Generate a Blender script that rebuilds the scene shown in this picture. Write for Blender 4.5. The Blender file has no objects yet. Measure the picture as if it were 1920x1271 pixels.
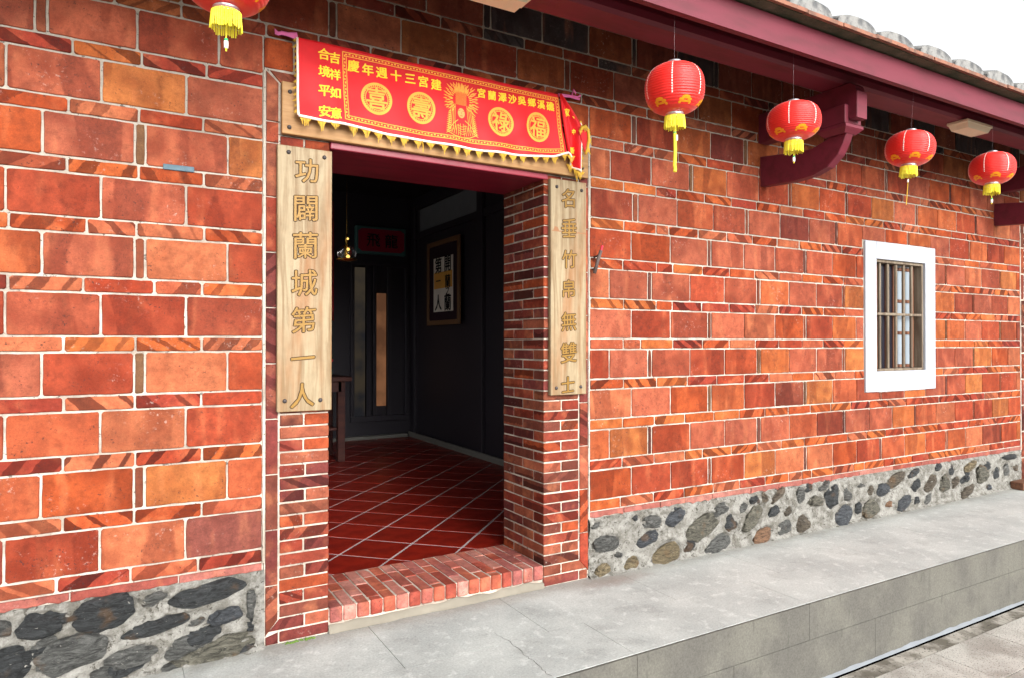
import bpy, bmesh, math, random
from mathutils import Vector, Matrix
from mathutils import noise as mnoise
random.seed(7)
R = math.radians
SC = bpy.context.scene
COL = SC.collection
# ------------------------------------------------------------------ camera, sky, sun, exposure
cam = bpy.data.cameras.new('camera'); camo = bpy.data.objects.new('camera', cam); COL.objects.link(camo)
cam.sensor_width = 36; cam.lens = 23.93; cam.clip_start = .05; cam.clip_end = 400
camo.location = (0, -3.392, 1.44)
camo.rotation_euler = (R(90.344), 0, R(-30.02))
SC.camera = camo
SUN_EL, SUN_AZ = 23, 3          # degrees; azimuth from -Y (towards the viewer) to +X
w = bpy.data.worlds.new('World'); SC.world = w; w.use_nodes = True
nt = w.node_tree; bg = nt.nodes['Background']
sky = nt.nodes.new('ShaderNodeTexSky'); sky.sky_type = 'NISHITA'; sky.sun_disc = False
sky.sun_elevation = R(SUN_EL); sky.sun_rotation = R(180 - SUN_AZ)
sky.air_density = 1.2; sky.dust_density = 4; sky.ozone_density = 1
hs = nt.nodes.new('ShaderNodeHueSaturation'); hs.inputs['Saturation'].default_value = .07; hs.inputs['Value'].default_value = 3.1
nt.links.new(sky.outputs[0], hs.inputs['Color']); nt.links.new(hs.outputs[0], bg.inputs['Color'])
bg.inputs['Strength'].default_value = .15
sl = bpy.data.lights.new('sun', 'SUN'); sl.energy = .95; sl.angle = R(24); sl.color = (1, .965, .92)
so = bpy.data.objects.new('sun', sl); COL.objects.link(so)
d = Vector((math.sin(R(SUN_AZ)) * math.cos(R(SUN_EL)), -math.cos(R(SUN_AZ)) * math.cos(R(SUN_EL)), math.sin(R(SUN_EL))))
so.rotation_euler = d.to_track_quat('Z', 'Y').to_euler(); so.location = (3, -8, 6)
SC.view_settings.view_transform = 'Standard'; SC.view_settings.look = 'None'
SC.view_settings.exposure = -.25; SC.view_settings.gamma = 1; SC.view_settings.use_curve_mapping = False
SC.cycles.use_denoising = True
SC.cycles.max_bounces = 8; SC.cycles.diffuse_bounces = 5

# ------------------------------------------------------------------ helpers
def lin(c): c /= 255.; return c / 12.92 if c <= .04045 else ((c + .055) / 1.055) ** 2.4
def rgb(r, g, b, k=1.): return (lin(r) * k, lin(g) * k, lin(b) * k, 1)

class NT:
    """small node helper"""
    def __init__(s, name, rough=.8, metal=0., spec=.3):
        s.m = bpy.data.materials.new(name); s.m.use_nodes = True; s.t = s.m.node_tree
        s.b = s.t.nodes['Principled BSDF']; s.b.inputs['Roughness'].default_value = rough
        s.b.inputs['Metallic'].default_value = metal; s.b.inputs['Specular IOR Level'].default_value = spec
    def n(s, t, ins=None, **kw):
        x = s.t.nodes.new('ShaderNode' + t)
        for k, v in kw.items(): setattr(x, k, v)
        for k, v in (ins or {}).items(): s.set(x.inputs[k], v)
        return x
    def set(s, sock, v):
        if isinstance(v, bpy.types.NodeSocket): s.t.links.new(v, sock)
        elif isinstance(v, bpy.types.Node): s.t.links.new(v.outputs[0], sock)
        else: sock.default_value = v
    def math(s, op, a, b=0., c=0., clamp=False):
        x = s.n('Math', {0: a, 1: b, 2: c}, operation=op); x.use_clamp = clamp; return x.outputs[0]
    def vmath(s, op, a, b=(0, 0, 0)):
        return s.n('VectorMath', {0: a, 1: b}, operation=op).outputs[0]
    def ramp(s, f, stops, interp='LINEAR'):
        x = s.n('ValToRGB', {0: f}); e = x.color_ramp; e.interpolation = interp
        while len(e.elements) < len(stops): e.elements.new(.5)
        for el, (p, c) in zip(e.elements, stops):
            el.position = p; el.color = c if hasattr(c, '__len__') else (c, c, c, 1)
        return x.outputs[0]
    def mix(s, f, a, b, mode='MIX'):
        x = s.n('Mix', data_type='RGBA', blend_type=mode); x.clamp_factor = True
        s.set(x.inputs[0], f); s.set(x.inputs[6], a); s.set(x.inputs[7], b); return x.outputs[2]
    def noise(s, vec, scale, detail=4, rough=.55, dist=0., dim='3D', w=None):
        x = s.n('TexNoise', {'Scale': scale, 'Detail': detail, 'Roughness': rough, 'Distortion': dist}, noise_dimensions=dim)
        if vec is not None and dim != '1D': s.set(x.inputs['Vector'], vec)
        if w is not None: s.set(x.inputs['W'], w)
        return x.outputs[0]
    def sm(s, v, a, b):
        return s.n('MapRange', {0: v, 1: a, 2: b, 3: 0., 4: 1.}, interpolation_type='SMOOTHSTEP').outputs[0]
    def obj(s): return s.n('TexCoord').outputs['Object']
    def sep(s, v): x = s.n('SeparateXYZ', {0: v}); return x.outputs
    def scale(s, v, k): return s.vmath('MULTIPLY', v, k)
    def bump(s, h, strength=.3, dist=.01, normal=None):
        x = s.n('Bump', {'Height': h, 'Strength': strength, 'Distance': dist})
        if normal is not None: s.set(x.inputs['Normal'], normal)
        s.t.links.new(x.outputs[0], s.b.inputs['Normal']); return x.outputs[0]
    def base(s, c): s.set(s.b.inputs['Base Color'], c)
    def rough(s, c): s.set(s.b.inputs['Roughness'], c)

def plain(name, c, rough=.7, metal=0., spec=.3, bump=0., bscale=60, var=0.12):
    t = NT(name, rough, metal, spec)
    o = t.obj(); nz = t.noise(o, bscale, 5)
    n2 = t.noise(o, bscale * .12, 3)
    f = t.math('MULTIPLY_ADD', n2, var * 2, 1 - var)
    t.base(t.mix(1., c, t.n('CombineColor', {0: f, 1: f, 2: f}).outputs[0], 'MULTIPLY'))
    if bump: t.bump(nz, bump, .004)
    return t.m

def emission(name, c, e):
    m = bpy.data.materials.new(name); m.use_nodes = True; t = m.node_tree
    t.nodes.remove(t.nodes['Principled BSDF']); x = t.nodes.new('ShaderNodeEmission')
    x.inputs[0].default_value = c; x.inputs[1].default_value = e
    t.links.new(x.outputs[0], t.nodes['Material Output'].inputs[0]); return m

def mobj(name, verts, faces, mat, parent=None, loc=(0, 0, 0), rot=(0, 0, 0), smooth=False, kind=None, color=None):
    me = bpy.data.meshes.new(name); me.from_pydata([tuple(v) for v in verts], [], faces); me.update()
    return mlink(name, me, mat, parent, loc, rot, smooth, kind, color)
def mlink(name, me, mat, parent=None, loc=(0, 0, 0), rot=(0, 0, 0), smooth=False, kind=None, color=None):
    if mat is not None:
        if len(me.materials) == 0: me.materials.append(mat)
    if smooth:
        me.polygons.foreach_set('use_smooth', [True] * len(me.polygons))
    o = bpy.data.objects.new(name, me); COL.objects.link(o)
    o.location = loc; o.rotation_euler = rot
    if parent is not None: o.parent = parent
    if kind: o['kind'] = kind
    if color: o.color = color
    return o
def empty(name, loc=(0, 0, 0), label=None, cat=None, group=None, kind=None):
    o = bpy.data.objects.new(name, None); COL.objects.link(o); o.location = loc; o.empty_display_size = .1
    tag(o, label, cat, group, kind); return o
def tag(o, label=None, cat=None, group=None, kind=None):
    if label: o['label'] = label
    if cat: o['category'] = cat
    if group: o['group'] = group
    if kind: o['kind'] = kind
    return o

class MB:
    """collects pieces into one mesh"""
    def __init__(s): s.v = []; s.f = []
    def add(s, vs, fs):
        o = len(s.v); s.v += [tuple(v) for v in vs]; s.f += [tuple(i + o for i in f) for f in fs]; return s
    def box(s, x0, x1, y0, y1, z0, z1, c=0., jit=0.):
        vs, fs = cbox(x0, x1, y0, y1, z0, z1, c, jit); return s.add(vs, fs)
    def tube(s, pts, r, n=8, cap=True, r2=None):
        pts = [Vector(p) for p in pts]; m = len(pts); rings = []
        up = None
        for i, p in enumerate(pts):
            t = (pts[min(i + 1, m - 1)] - pts[max(i - 1, 0)]).normalized()
            if up is None or abs(up.dot(t)) > .95: up = Vector((0, 0, 1)) if abs(t.z) < .9 else Vector((1, 0, 0))
            a = t.cross(up).normalized(); b = t.cross(a).normalized(); up = -b if False else up
            rr = r if r2 is None else r + (r2 - r) * i / (m - 1)
            rings.append([p + (a * math.cos(2 * math.pi * k / n) + b * math.sin(2 * math.pi * k / n)) * rr for k in range(n)])
        vs = [v for r_ in rings for v in r_]; fs = []
        for i in range(m - 1):
            for k in range(n):
                fs.append((i * n + k, i * n + (k + 1) % n, (i + 1) * n + (k + 1) % n, (i + 1) * n + k))
        if cap: fs.append(tuple(range(n))[::-1]); fs.append(tuple((m - 1) * n + k for k in range(n)))
        return s.add(vs, fs)
    def lathe(s, prof, n=24, c=(0, 0, 0)):
        vs = []; fs = []
        for (r_, z) in prof:
            for k in range(n):
                a = 2 * math.pi * k / n; vs.append((c[0] + r_ * math.cos(a), c[1] + r_ * math.sin(a), c[2] + z))
        for i in range(len(prof) - 1):
            for k in range(n):
                fs.append((i * n + k, i * n + (k + 1) % n, (i + 1) * n + (k + 1) % n, (i + 1) * n + k))
        return s.add(vs, fs)
    def prism(s, pts, y0, y1, c=0.):
        vs, fs = prism(pts, y0, y1, c); return s.add(vs, fs)
    def obj(s, name, mat, parent=None, smooth=False, kind=None, loc=(0, 0, 0), color=None):
        if loc != (0, 0, 0): pass
        return mobj(name, s.v, s.f, mat, parent, loc, smooth=smooth, kind=kind, color=color)

def cbox(x0, x1, y0, y1, z0, z1, c=0., jit=0.):
    j = lambda: random.uniform(-jit, jit) if jit else 0.
    if c <= 0:
        vs = [(x + j(), y + j(), z + j()) for x in (x0, x1) for y in (y0, y1) for z in (z0, z1)]
        return vs, [(0, 1, 3, 2), (4, 6, 7, 5), (0, 4, 5, 1), (2, 3, 7, 6), (0, 2, 6, 4), (1, 5, 7, 3)]
    X, Y, Z = (x0, x1), (y0, y1), (z0, z1); vs = []
    def idx(i, jj, k, a): return ((i * 2 + jj) * 2 + k) * 3 + a
    for i in (0, 1):
        for jj in (0, 1):
            for k in (0, 1):
                p = (X[i], Y[jj], Z[k]); sx = c if i == 0 else -c; sy = c if jj == 0 else -c; sz = c if k == 0 else -c
                a, b, e = j(), j(), j()
                vs.append((p[0] + a, p[1] + sy + b, p[2] + sz + e))   # on the x face
                vs.append((p[0] + sx + a, p[1] + b, p[2] + sz + e))   # on the y face
                vs.append((p[0] + sx + a, p[1] + sy + b, p[2] + e))   # on the z face
    fs = []
    for i in (0, 1):
        q = [idx(i, 0, 0, 0), idx(i, 0, 1, 0), idx(i, 1, 1, 0), idx(i, 1, 0, 0)]; fs.append(tuple(q if i == 0 else q[::-1]))
        q = [idx(0, i, 0, 1), idx(1, i, 0, 1), idx(1, i, 1, 1), idx(0, i, 1, 1)]; fs.append(tuple(q if i == 0 else q[::-1]))
        q = [idx(0, 0, i, 2), idx(0, 1, i, 2), idx(1, 1, i, 2), idx(1, 0, i, 2)]; fs.append(tuple(q if i == 0 else q[::-1]))
    for i in (0, 1):
        for jj in (0, 1):
            fs.append((idx(i, jj, 0, 0), idx(i, jj, 1, 0), idx(i, jj, 1, 1), idx(i, jj, 0, 1)))
            fs.append((idx(i, 0, jj, 0), idx(i, 1, jj, 0), idx(i, 1, jj, 2), idx(i, 0, jj, 2)))
            fs.append((idx(0, i, jj, 1), idx(1, i, jj, 1), idx(1, i, jj, 2), idx(0, i, jj, 2)))
            for k in (0, 1): fs.append((idx(i, jj, k, 0), idx(i, jj, k, 1), idx(i, jj, k, 2)))
    return vs, fs

def prism(pts, y0, y1, c=0.):
    """polygon in x,z (any order) from y0 (front) to y1 (back), front edge chamfered by c"""
    n = len(pts); cx = sum(p[0] for p in pts) / n; cz = sum(p[1] for p in pts) / n
    A = sum(pts[i][0] * pts[(i + 1) % n][1] - pts[(i + 1) % n][0] * pts[i][1] for i in range(n))
    if A < 0: pts = pts[::-1]
    vs = []
    if c > 0:
        ins = []
        for i in range(n):
            a, p, b = Vector(pts[i - 1]), Vector(pts[i]), Vector(pts[(i + 1) % n])
            d1 = (p - a).normalized(); d2 = (b - p).normalized()
            nn = (Vector((-d1.y, d1.x)) + Vector((-d2.y, d2.x)))
            nn = nn.normalized() * c / max(.5, (nn.length / 2)) if nn.length > 1e-6 else Vector((0, 0))
            ins.append((p.x + nn.x, p.y + nn.y))
        vs += [(p[0], y0, p[1]) for p in ins]; vs += [(p[0], y0 + c, p[1]) for p in pts]
        vs += [(p[0], y1, p[1]) for p in pts]; rings = 3
    else:
        vs += [(p[0], y0, p[1]) for p in pts]; vs += [(p[0], y1, p[1]) for p in pts]; rings = 2
    fs = [tuple(range(n))]
    for r_ in range(rings - 1):
        for i in range(n):
            j = (i + 1) % n; fs.append((r_ * n + i, (r_ + 1) * n + i, (r_ + 1) * n + j, r_ * n + j))
    fs.append(tuple((rings - 1) * n + i for i in range(n))[::-1])
    return vs, fs

def edge_poly(x0, x1, z0, z1, jit=.0015, step=.035, corner=.009):
    """rectangle outline with worn corners and a slightly uneven edge"""
    out = []; a = random.uniform
    k = [a(.3, 1) * corner for _ in range(4)]
    def run(xa, za, xb, zb, nx, nz):
        L = math.hypot(xb - xa, zb - za); m = max(1, int(L / step))
        for i in range(m + 1):
            t = i / m; q = a(-jit, jit * .6)
            if random.random() < .04: q -= .002
            out.append((xa + (xb - xa) * t + nx * q, za + (zb - za) * t + nz * q))
    run(x0 + k[0], z0, x1 - k[1], z0, 0, -1); run(x1, z0 + k[1], x1, z1 - k[2], 1, 0)
    run(x1 - k[2], z1, x0 + k[3], z1, 0, 1); run(x0, z1 - k[3], x0, z0 + k[0], -1, 0)
    return out

# ------------------------------------------------------------------ materials
def brick_material(name, style, k=1.):
    t = NT(name, .88, 0, .12)
    o = t.obj(); oi = t.n('ObjectInfo'); rnd = oi.outputs['Random']; base = oi.outputs['Color']; amt = oi.outputs['Alpha']
    off = t.n('CombineXYZ', {0: t.math('MULTIPLY', rnd, 37.), 1: t.math('MULTIPLY', rnd, 91.), 2: t.math('MULTIPLY', rnd, 53.)}).outputs[0]
    p = t.vmath('ADD', o, off); xyz = t.sep(o)
    r1 = t.math('MULTIPLY', rnd, 173.)
    if style == 'large':
        v = t.n('CombineXYZ', {0: t.math('MULTIPLY', xyz[0], 6.5), 1: r1, 2: t.math('MULTIPLY', xyz[2], 1.8)}).outputs[0]
        band = t.noise(v, 1., 1.2, .4, .35)
        d1 = t.sm(band, .50, .56); d2 = t.sm(t.noise(p, 6.5, 4, .6), .44, .64)
        dark = t.math('MAXIMUM', t.math('MULTIPLY', d1, .75), t.math('MULTIPLY', d2, .8))
        v2 = t.n('CombineXYZ', {0: t.math('MULTIPLY', xyz[0], 13.), 1: t.math('ADD', r1, 9.), 2: t.math('MULTIPLY', xyz[2], 3.)}).outputs[0]
        glow = t.sm(t.noise(v2, 1., 2, .5), .52, .75)
    else:
        sgn = t.math('SUBTRACT', t.math('MULTIPLY', t.math('GREATER_THAN', t.math('FRACT', t.math('MULTIPLY', rnd, 7.31)), .45), 2.), 1.)
        sl = t.math('MULTIPLY', sgn, t.math('MULTIPLY_ADD', t.math('FRACT', t.math('MULTIPLY', rnd, 3.7)), 1.1, .45))
        wv = t.math('ADD', t.math('ADD', t.math('MULTIPLY', xyz[0], 10.5 if style == 'thin' else 9.), t.math('MULTIPLY', t.math('MULTIPLY', xyz[2], 12.), sl)), r1)
        wob = t.math('MULTIPLY', t.noise(p, 22, 2), .35)
        band = t.noise(None, 1., 0, .4, dim='1D', w=t.math('ADD', wv, wob))
        dark = t.sm(band, .50, .53)
        glow = t.sm(t.noise(p, 9, 2), .5, .7)
    dark = t.math('MULTIPLY', dark, amt)
    mott = t.noise(p, 26, 6, .65)
    f = t.math('MULTIPLY_ADD', t.math('ADD', t.math('MULTIPLY', mott, .65), t.math('MULTIPLY', t.noise(p, 85, 6, .8), .35)), 2.3, -.15)
    f = t.math('MULTIPLY', f, t.math('MULTIPLY_ADD', t.noise(p, 260, 3, .7), .8, .6))
    c = t.mix(t.math('MULTIPLY', glow, .16), base, (.72, .26, .11, 1))
    dk = t.mix(1., base, rgb(158, 128, 140) if style == 'large' else rgb(112, 92, 104), 'MULTIPLY')
    c = t.mix(t.math('MULTIPLY', dark, .85), c, dk)
    c = t.mix(1., c, t.n('CombineColor', {0: f, 1: f, 2: f}).outputs[0], 'MULTIPLY')
    cloud = t.noise(p, 7, 3, .5)
    c = t.mix(t.math('MULTIPLY', t.sm(cloud, .42, .7), .42), c, t.mix(1., base, rgb(190, 160, 150), 'MULTIPLY'))
    # pits and burnt specks
    sp = t.sm(t.noise(p, 95, 3, .6), .60, .68)
    pa = t.sm(t.noise(p, 11, 2), .44, .62)
    pit = t.math('MULTIPLY', sp, pa)
    c = t.mix(t.math('MULTIPLY', pit, .75), c, (.035, .022, .02, 1))
    # lime dust near edges
    wn = t.noise(p, 60, 5, .7)
    ws = t.math('MULTIPLY', t.sm(wn, .57, .70), t.sm(t.noise(p, 5, 2), .52, .70))
    c = t.mix(t.math('MULTIPLY', ws, .35), c, (.62, .52, .45, 1))
    t.base(c)
    h = t.math('SUBTRACT', t.math('MULTIPLY_ADD', mott, .5, t.math('MULTIPLY', t.noise(p, 180, 3), .25)), pit)
    t.bump(h, .45, .003)
    t.rough(t.math('MULTIPLY_ADD', mott, .3, .6))
    return t.m

def mortar_material(name, c1, c2, grime_shade_z=None):
    t = NT(name, .95, 0, .1); o = t.obj(); z = t.sep(o)[2]
    n1 = t.noise(o, 6, 4, .6); n2 = t.noise(o, 90, 5, .7)
    c = t.mix(t.sm(n1, .4, .65), c1, c2)
    if grime_shade_z is not None:  # upper mortar greyed: grime together with painted shade under the eaves
        g = t.sm(t.math('ADD', z, t.math('MULTIPLY', n1, .5)), grime_shade_z[0], grime_shade_z[1])
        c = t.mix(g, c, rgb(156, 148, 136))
    f = t.math('MULTIPLY_ADD', n2, .7, .62)
    c = t.mix(1., c, t.n('CombineColor', {0: f, 1: f, 2: f}).outputs[0], 'MULTIPLY')
    pit = t.sm(t.noise(o, 45, 3, .6), .62, .68)
    c = t.mix(t.math('MULTIPLY', pit, .75), c, (.05, .045, .04, 1))
    c = t.mix(t.math('MULTIPLY', t.sm(t.noise(o, 9, 5, .7), .55, .68), .4), c, rgb(120, 108, 96))
    t.base(c); t.bump(n2, .6, .004); return t.m

M = {}
M['large'] = brick_material('fired brick large', 'large')
M['thin'] = brick_material('fired brick thin', 'thin')
M['small'] = brick_material('fired brick small', 'small')
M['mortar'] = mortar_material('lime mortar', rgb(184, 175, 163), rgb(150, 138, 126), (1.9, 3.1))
M['mortar_grey'] = mortar_material('aged mortar', rgb(190, 178, 164), rgb(150, 138, 126))
def rubblemat():
    t = NT('rubble mortar', .95, 0, .1); o = t.obj(); n1 = t.noise(o, 16, 6, .7); n2 = t.noise(o, 110, 5, .75); n3 = t.noise(o, 4, 3)
    c = t.mix(t.sm(n1, .38, .62), rgb(142, 140, 134), rgb(104, 101, 94))
    c = t.mix(t.math('MULTIPLY', t.sm(n3, .5, .75), .4), c, rgb(160, 158, 152))
    c = t.mix(t.math('MULTIPLY', t.sm(t.noise(o, 34, 5, .7, .8), .55, .64), .85), c, rgb(66, 62, 55))
    f = t.math('MULTIPLY_ADD', n2, .9, .52); c = t.mix(1., c, t.n('CombineColor', {0: f, 1: f, 2: f}).outputs[0], 'MULTIPLY')
    t.base(c); t.bump(t.math('ADD', t.math('MULTIPLY', n1, 1.5), n2), .9, .008); return t.m
M['rubble'] = rubblemat()

def stone_material():
    t = NT('river stone', .7, 0, .35); o = t.obj(); oi = t.n('ObjectInfo'); rnd = oi.outputs['Random']
    p = t.vmath('ADD', o, t.n('CombineXYZ', {0: t.math('MULTIPLY', rnd, 50.), 1: t.math('MULTIPLY', rnd, 20.), 2: 0.}).outputs[0])
    st = t.noise(t.scale(p, (12, 12, 44)), 1, 8, .78, 1.8)
    f = t.math('MULTIPLY_ADD', t.sm(st, .34, .66), 1.3, .3)
    c = t.mix(1., oi.outputs['Color'], t.n('CombineColor', {0: f, 1: f, 2: f}).outputs[0], 'MULTIPLY')
    v = t.sm(t.noise(t.scale(p, (20, 20, 60)), 1, 4, .6, 2.), .66, .71)
    c = t.mix(t.math('MULTIPLY', v, .7), c, rgb(185, 182, 172))
    rust = t.sm(t.noise(p, 8, 3), .58, .7)
    c = t.mix(t.math('MULTIPLY', rust, .35), c, rgb(130, 96, 60))
    t.base(c); t.bump(t.math('ADD', t.math('MULTIPLY', st, 2.), t.noise(p, 70, 5, .7)), 1., .02); return t.m
M['stone'] = stone_material()

def concrete(name, c1, c2, speck=.0, stain=True, scale=1.):
    t = NT(name, .85, 0, .2); o = t.obj(); n1 = t.noise(o, 2.2 * scale, 5, .6); n2 = t.noise(o, 14 * scale, 5, .65); n3 = t.noise(o, 95, 4, .8)
    c = t.mix(t.sm(n1, .35, .65), c1, c2)
    c = t.mix(t.math('MULTIPLY', t.sm(n2, .54, .66), .45), c, rgb(208, 212, 208))
    c = t.mix(t.math('MULTIPLY', t.sm(t.noise(o, 4.5, 6, .7), .54, .64), .35), c, rgb(140, 142, 138))
    f = t.math('MULTIPLY_ADD', n3, 1.1, .44)
    c = t.mix(1., c, t.n('CombineColor', {0: f, 1: f, 2: f}).outputs[0], 'MULTIPLY')
    c = t.mix(t.math('MULTIPLY', t.sm(t.noise(o, 70, 3, .6), .66, .72), .5), c, rgb(90, 88, 84))
    if stain:
        p = t.vmath('SUBTRACT', o, (2.62, -.11, 0)); p = t.scale(p, (2.2, 7., 0))
        l = t.n('VectorMath', {0: p}, operation='LENGTH').outputs['Value']
        s = t.math('MULTIPLY', t.sm(t.math('ADD', l, t.math('MULTIPLY', n2, .9)), 1.35, .45), .6)
        c = t.mix(s, c, rgb(122, 98, 88))
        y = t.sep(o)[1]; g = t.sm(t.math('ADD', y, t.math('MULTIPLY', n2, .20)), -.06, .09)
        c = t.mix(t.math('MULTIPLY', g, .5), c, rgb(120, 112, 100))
    t.base(c); t.bump(t.math('ADD', n3, n2), .35, .002); return t.m
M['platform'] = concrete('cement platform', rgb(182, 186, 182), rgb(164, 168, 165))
def curbmat():
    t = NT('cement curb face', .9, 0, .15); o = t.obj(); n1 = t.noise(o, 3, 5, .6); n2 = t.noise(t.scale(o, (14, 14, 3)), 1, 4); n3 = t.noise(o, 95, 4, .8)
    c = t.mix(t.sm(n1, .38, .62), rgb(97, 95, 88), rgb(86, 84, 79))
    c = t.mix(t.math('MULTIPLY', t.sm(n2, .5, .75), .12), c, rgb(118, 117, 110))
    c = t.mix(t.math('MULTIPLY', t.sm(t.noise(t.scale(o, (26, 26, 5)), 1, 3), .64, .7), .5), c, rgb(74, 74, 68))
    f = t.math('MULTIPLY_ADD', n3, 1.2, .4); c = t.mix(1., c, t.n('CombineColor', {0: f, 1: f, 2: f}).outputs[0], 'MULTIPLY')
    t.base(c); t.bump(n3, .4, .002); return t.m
M['curb'] = curbmat(); M['fillet'] = plain('cement fillet', rgb(118, 122, 126), .9, bump=.4, bscale=60, var=.2)
M['dark_gap'] = plain('dark joint', rgb(70, 66, 62), .95)

CRACK = [(1.62, -.40), (1.628, -.47), (1.639, -.53), (1.636, -.621), (1.628, -.703), (1.637, -.753), (1.632, -.818), (1.622, -.869), (1.625, -.934)]
def granite():
    t = NT('flamed granite', .75, 0, .3); o = t.obj()
    n1 = t.noise(o, 3, 4); n2 = t.noise(t.scale(o, (1, 1.5, 1)), 75, 6, .75); n3 = t.noise(o, 160, 3)
    c = t.mix(t.sm(n1, .4, .65), rgb(186, 182, 174), rgb(148, 142, 134))
    c = t.mix(t.math('MULTIPLY', t.sm(n2, .55, .60), .9), c, rgb(70, 66, 62))
    c = t.mix(t.math('MULTIPLY', t.sm(n3, .5, .7), .3), c, rgb(205, 180, 168))
    t.base(c); t.bump(n2, .5, .004); return t.m
M['granite'] = granite()
def dirtygranite():
    t = NT('stained granite', .85, 0, .2); o = t.obj()
    n1 = t.noise(o, 5, 5, .6); n2 = t.noise(o, 60, 4, .6)
    c = t.mix(t.sm(n1, .4, .6), rgb(168, 162, 152), rgb(104, 98, 88))
    c = t.mix(t.math('MULTIPLY', t.sm(n2, .58, .66), .8), c, rgb(52, 48, 44))
    t.base(c); t.bump(n2, .6, .005); return t.m
M['granite_dirty'] = dirtygranite()

def wood(name, c1, c2, c3, axis, rough=.6, spec=.3):
    t = NT(name, rough, 0, spec); o = t.obj()
    sc = (34, 34, 2.2) if axis == 'z' else (2.2, 34, 34)
    n = t.noise(t.scale(o, sc), 1, 5, .6, .6); n2 = t.noise(t.scale(o, (8, 8, 1.2) if axis == 'z' else (1.2, 8, 8)), 1, 3); n3 = t.noise(o, 30, 4)
    c = t.mix(t.sm(n, .35, .7), c1, c2); c = t.mix(t.math('MULTIPLY', t.sm(n2, .48, .68), .7), c, c3)
    f = t.math('MULTIPLY_ADD', n3, .3, .85)
    c = t.mix(1., c, t.n('CombineColor', {0: f, 1: f, 2: f}).outputs[0], 'MULTIPLY')
    t.base(c); t.bump(n, .25, .002); return t.m
M['sign_wood'] = wood('weathered camphor board', rgb(150, 134, 106), rgb(116, 93, 64), rgb(138, 90, 50), 'z')
M['sign_wood_top'] = wood('brown camphor board', rgb(166, 128, 84), rgb(144, 106, 64), rgb(130, 92, 54), 'x')  # browner tones, grain along the board
M['gold'] = plain('gold leaf paint', rgb(128, 94, 30), .5, .15, .4, bump=.2, bscale=120)
M['carve_edge'] = plain('dark carved edge', rgb(58, 40, 20), .8)
M['iron'] = plain('dark iron', rgb(72, 66, 66), .5, .5, .5, bump=.3, bscale=300)
def paint(name, c, c2, rough=.45):
    t = NT(name, rough, 0, .4); o = t.obj(); n = t.noise(t.scale(o, (3, 14, 14)), 1, 4); n2 = t.noise(o, 60, 4)
    t.base(t.mix(t.sm(n, .4, .7), c, c2)); t.bump(t.math('ADD', n, t.math('MULTIPLY', n2, .3)), .25, .004); return t.m
M['maroon'] = paint('maroon timber paint', rgb(104, 30, 46), rgb(90, 26, 38), .55)
M['maroon_lintel'] = paint('crimson lintel paint', rgb(132, 30, 48), rgb(112, 24, 40), .4)

# ------------------------------------------------------------------ wall rows
ZT, PITCH, TH = .402, .25, .066
BRIGHT = [(204, 92, 52), (200, 88, 54), (212, 102, 54), (194, 76, 44), (202, 94, 66), (190, 74, 46), (214, 112, 60), (194, 92, 66), (202, 82, 42), (184, 70, 44), (208, 104, 68), (188, 82, 56)]
DEEP = [(160, 70, 50), (148, 72, 60), (166, 68, 46), (150, 62, 48)]
THINC = [(208, 90, 44), (212, 100, 50), (198, 78, 40), (198, 88, 58), (186, 66, 40), (206, 100, 66), (178, 62, 44)]
ALB = .54
def pick(kind, row, x):
    r = random.random()
    if kind == 'thin': c = random.choice(THINC)
    else: c = random.choice(BRIGHT) if r > .10 else random.choice(DEEP)
    if kind == 'closer': c = random.choice([(150, 74, 52), (140, 88, 60), (170, 84, 58), (126, 66, 54)])
    k = ALB * random.uniform(.9, 1.08)
    a = random.uniform(.55, 1.) if random.random() < (.72 if kind == 'thin' else .85) else .12
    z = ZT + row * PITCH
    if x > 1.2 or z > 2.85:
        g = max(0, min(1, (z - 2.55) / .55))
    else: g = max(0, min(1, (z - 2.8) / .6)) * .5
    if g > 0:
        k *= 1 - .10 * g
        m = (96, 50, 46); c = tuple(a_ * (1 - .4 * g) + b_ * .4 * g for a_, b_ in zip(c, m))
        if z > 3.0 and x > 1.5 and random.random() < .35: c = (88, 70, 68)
    if kind == 'thin' and random.random() < .012: c = (160, 118, 78)
    r_, g_, b_, _ = rgb(c[0] * .97, c[1] * 1.11, c[2] * 1.14)
    return (r_ * k, g_ * k, b_ * k, a)

def slab(name, x0, x1, z0, z1, mat, parent, color, yf=0., depth=.03, gap=.0045, pts=None):
    cx, cz = (x0 + x1) / 2, (z0 + z1) / 2
    g = gap * random.uniform(.8, 1.15)
    if pts is None: pts = edge_poly(x0 + g, x1 - g, z0 + g, z1 - g)
    pts = [(a - cx, b - cz) for a, b in pts]
    yf += random.uniform(-.0015, .0015)
    tilt = random.uniform(-.0012, .0012) / max(.03, (x1 - x0) / 2)
    vs, fs = prism(pts, 0, depth, .0028)
    vs = [(x, y + tilt * x, z) for x, y, z in vs]
    return mobj(name, vs, fs, mat, parent, (cx, yf, cz), color=color)

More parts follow.
